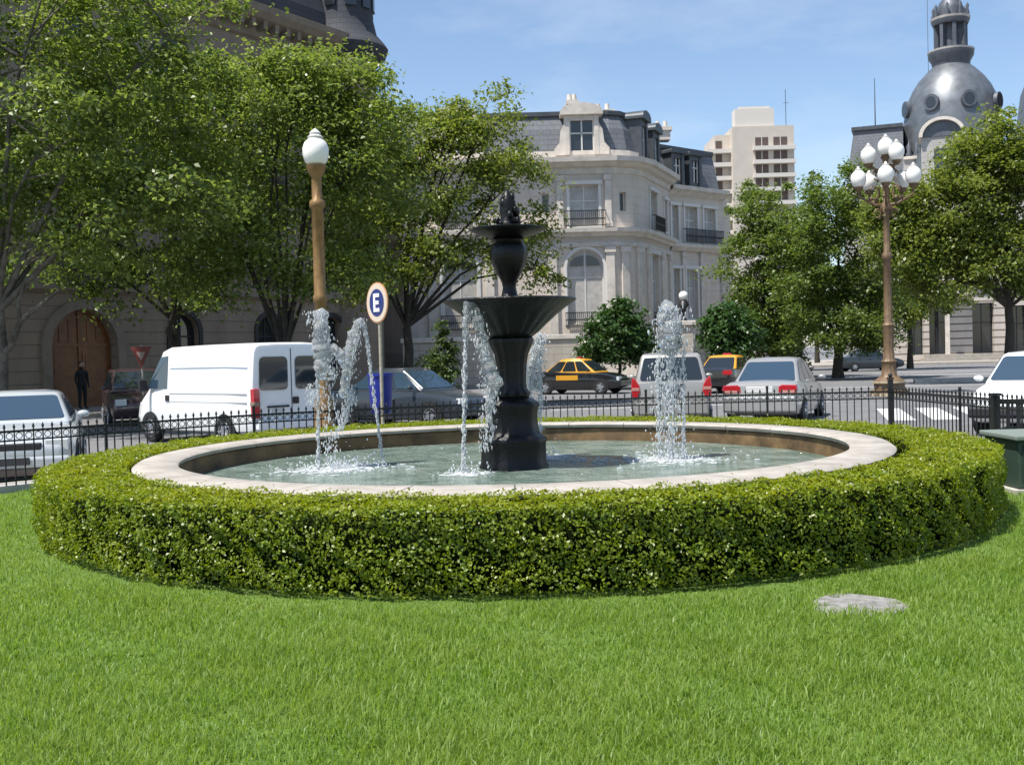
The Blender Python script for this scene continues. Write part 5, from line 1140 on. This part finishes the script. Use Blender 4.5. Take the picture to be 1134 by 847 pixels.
g = MB().bx(.05, 1.22, -.02, .02, .74, .79).bx(.05, 1.22, -.02, .02, .16, .21)
for k in range(7): g.bx(.16+k*.15, .2+k*.15, -.018, .018, .213, .737)
g.build('leaf', M_iron, gt)

# ================================================================== PERSON at the wooden door
def person(label, loc, rz, H, cloth, skin):
    t = thing('person', label, 'person', loc, rz); s = H/1.75
    J = {'pel': (0, 0, .95), 'chest': (0, .0, 1.28), 'neck': (0, 0, 1.47), 'head0': (0, -.02, 1.56), 'head1': (0, -.02, 1.68), 'hl': (.1, 0, .9), 'kl': (.11, -.02, .5), 'al': (.12, .02, .08), 'tl': (.13, -.14, .03), 'hr': (-.1, 0, .9), 'kr': (-.11, -.01, .5), 'ar': (-.12, .02, .08), 'tr': (-.14, -.14, .03),
         'sl': (.19, 0, 1.40), 'el': (.25, .03, 1.12), 'wl': (.24, -.06, .88), 'fl': (.23, -.08, .78), 'sr': (-.19, 0, 1.40), 'er': (-.25, .03, 1.12), 'wr': (-.24, -.06, .88), 'fr': (-.23, -.08, .78)}
    Rr = {'pel': .15, 'chest': .16, 'neck': .06, 'head0': .085, 'head1': .085, 'hl': .1, 'kl': .065, 'al': .045, 'tl': .035, 'hr': .1, 'kr': .065, 'ar': .045, 'tr': .035, 'sl': .075, 'el': .05, 'wl': .036, 'fl': .035, 'sr': .075, 'er': .05, 'wr': .036, 'fr': .035}
    E = [('pel', 'chest'), ('chest', 'neck'), ('neck', 'head0'), ('head0', 'head1'), ('pel', 'hl'), ('hl', 'kl'), ('kl', 'al'), ('al', 'tl'), ('pel', 'hr'), ('hr', 'kr'), ('kr', 'ar'), ('ar', 'tr'), ('chest', 'sl'), ('sl', 'el'), ('el', 'wl'), ('wl', 'fl'), ('chest', 'sr'), ('sr', 'er'), ('er', 'wr'), ('wr', 'fr')]
    ks = list(J); me = bpy.data.meshes.new('body'); me.from_pydata([tuple(c*s for c in J[k]) for k in ks], [(ks.index(a), ks.index(b)) for a, b in E], [])
    o = link(bpy.data.objects.new('body', me), t); sk = o.modifiers.new('skin', 'SKIN')
    for i, k in enumerate(ks): v_ = me.skin_vertices[0].data[i]; v_.radius = (Rr[k]*s, Rr[k]*s*(.75 if k in ('pel', 'chest') else 1)); v_.use_root = (k == 'pel')
    sb = o.modifiers.new('sub', 'SUBSURF'); sb.levels = 2; sb.render_levels = 2
    me.materials.append(cloth)
    hd_ = MB().ball((0, -.02*s, 1.64*s), .105*s, 14, 10, (.85, .98, 1.15)); hd_.ball((0, -.12*s, 1.62*s), .02*s, 6, 5); 
    for sg in (-1, 1): hd_.ball((sg*.09*s, -.01*s, 1.63*s), .025*s, 6, 5, (.5, 1, 1.4))
    hd_.build('face', skin, t, smooth=180)
    MB().ball((0, .012*s, 1.672*s), .108*s, 12, 8, (.9, .98, 1.05)).build('hair', M_blk, t, smooth=180)
p0 = fa.P0 + (fa.P1-fa.P0).normalized()*13.25; nrm = Vector((math.sin(fa.rz), -math.cos(fa.rz), 0))
pp = p0+nrm*1.0
person('person in dark clothes standing before the arched wooden door', (pp.x, pp.y, .02), fa.rz, 1.74, mat('dark suit', (.012, .014, .016), .85), mat('skin', (.35, .2, .14), .6))
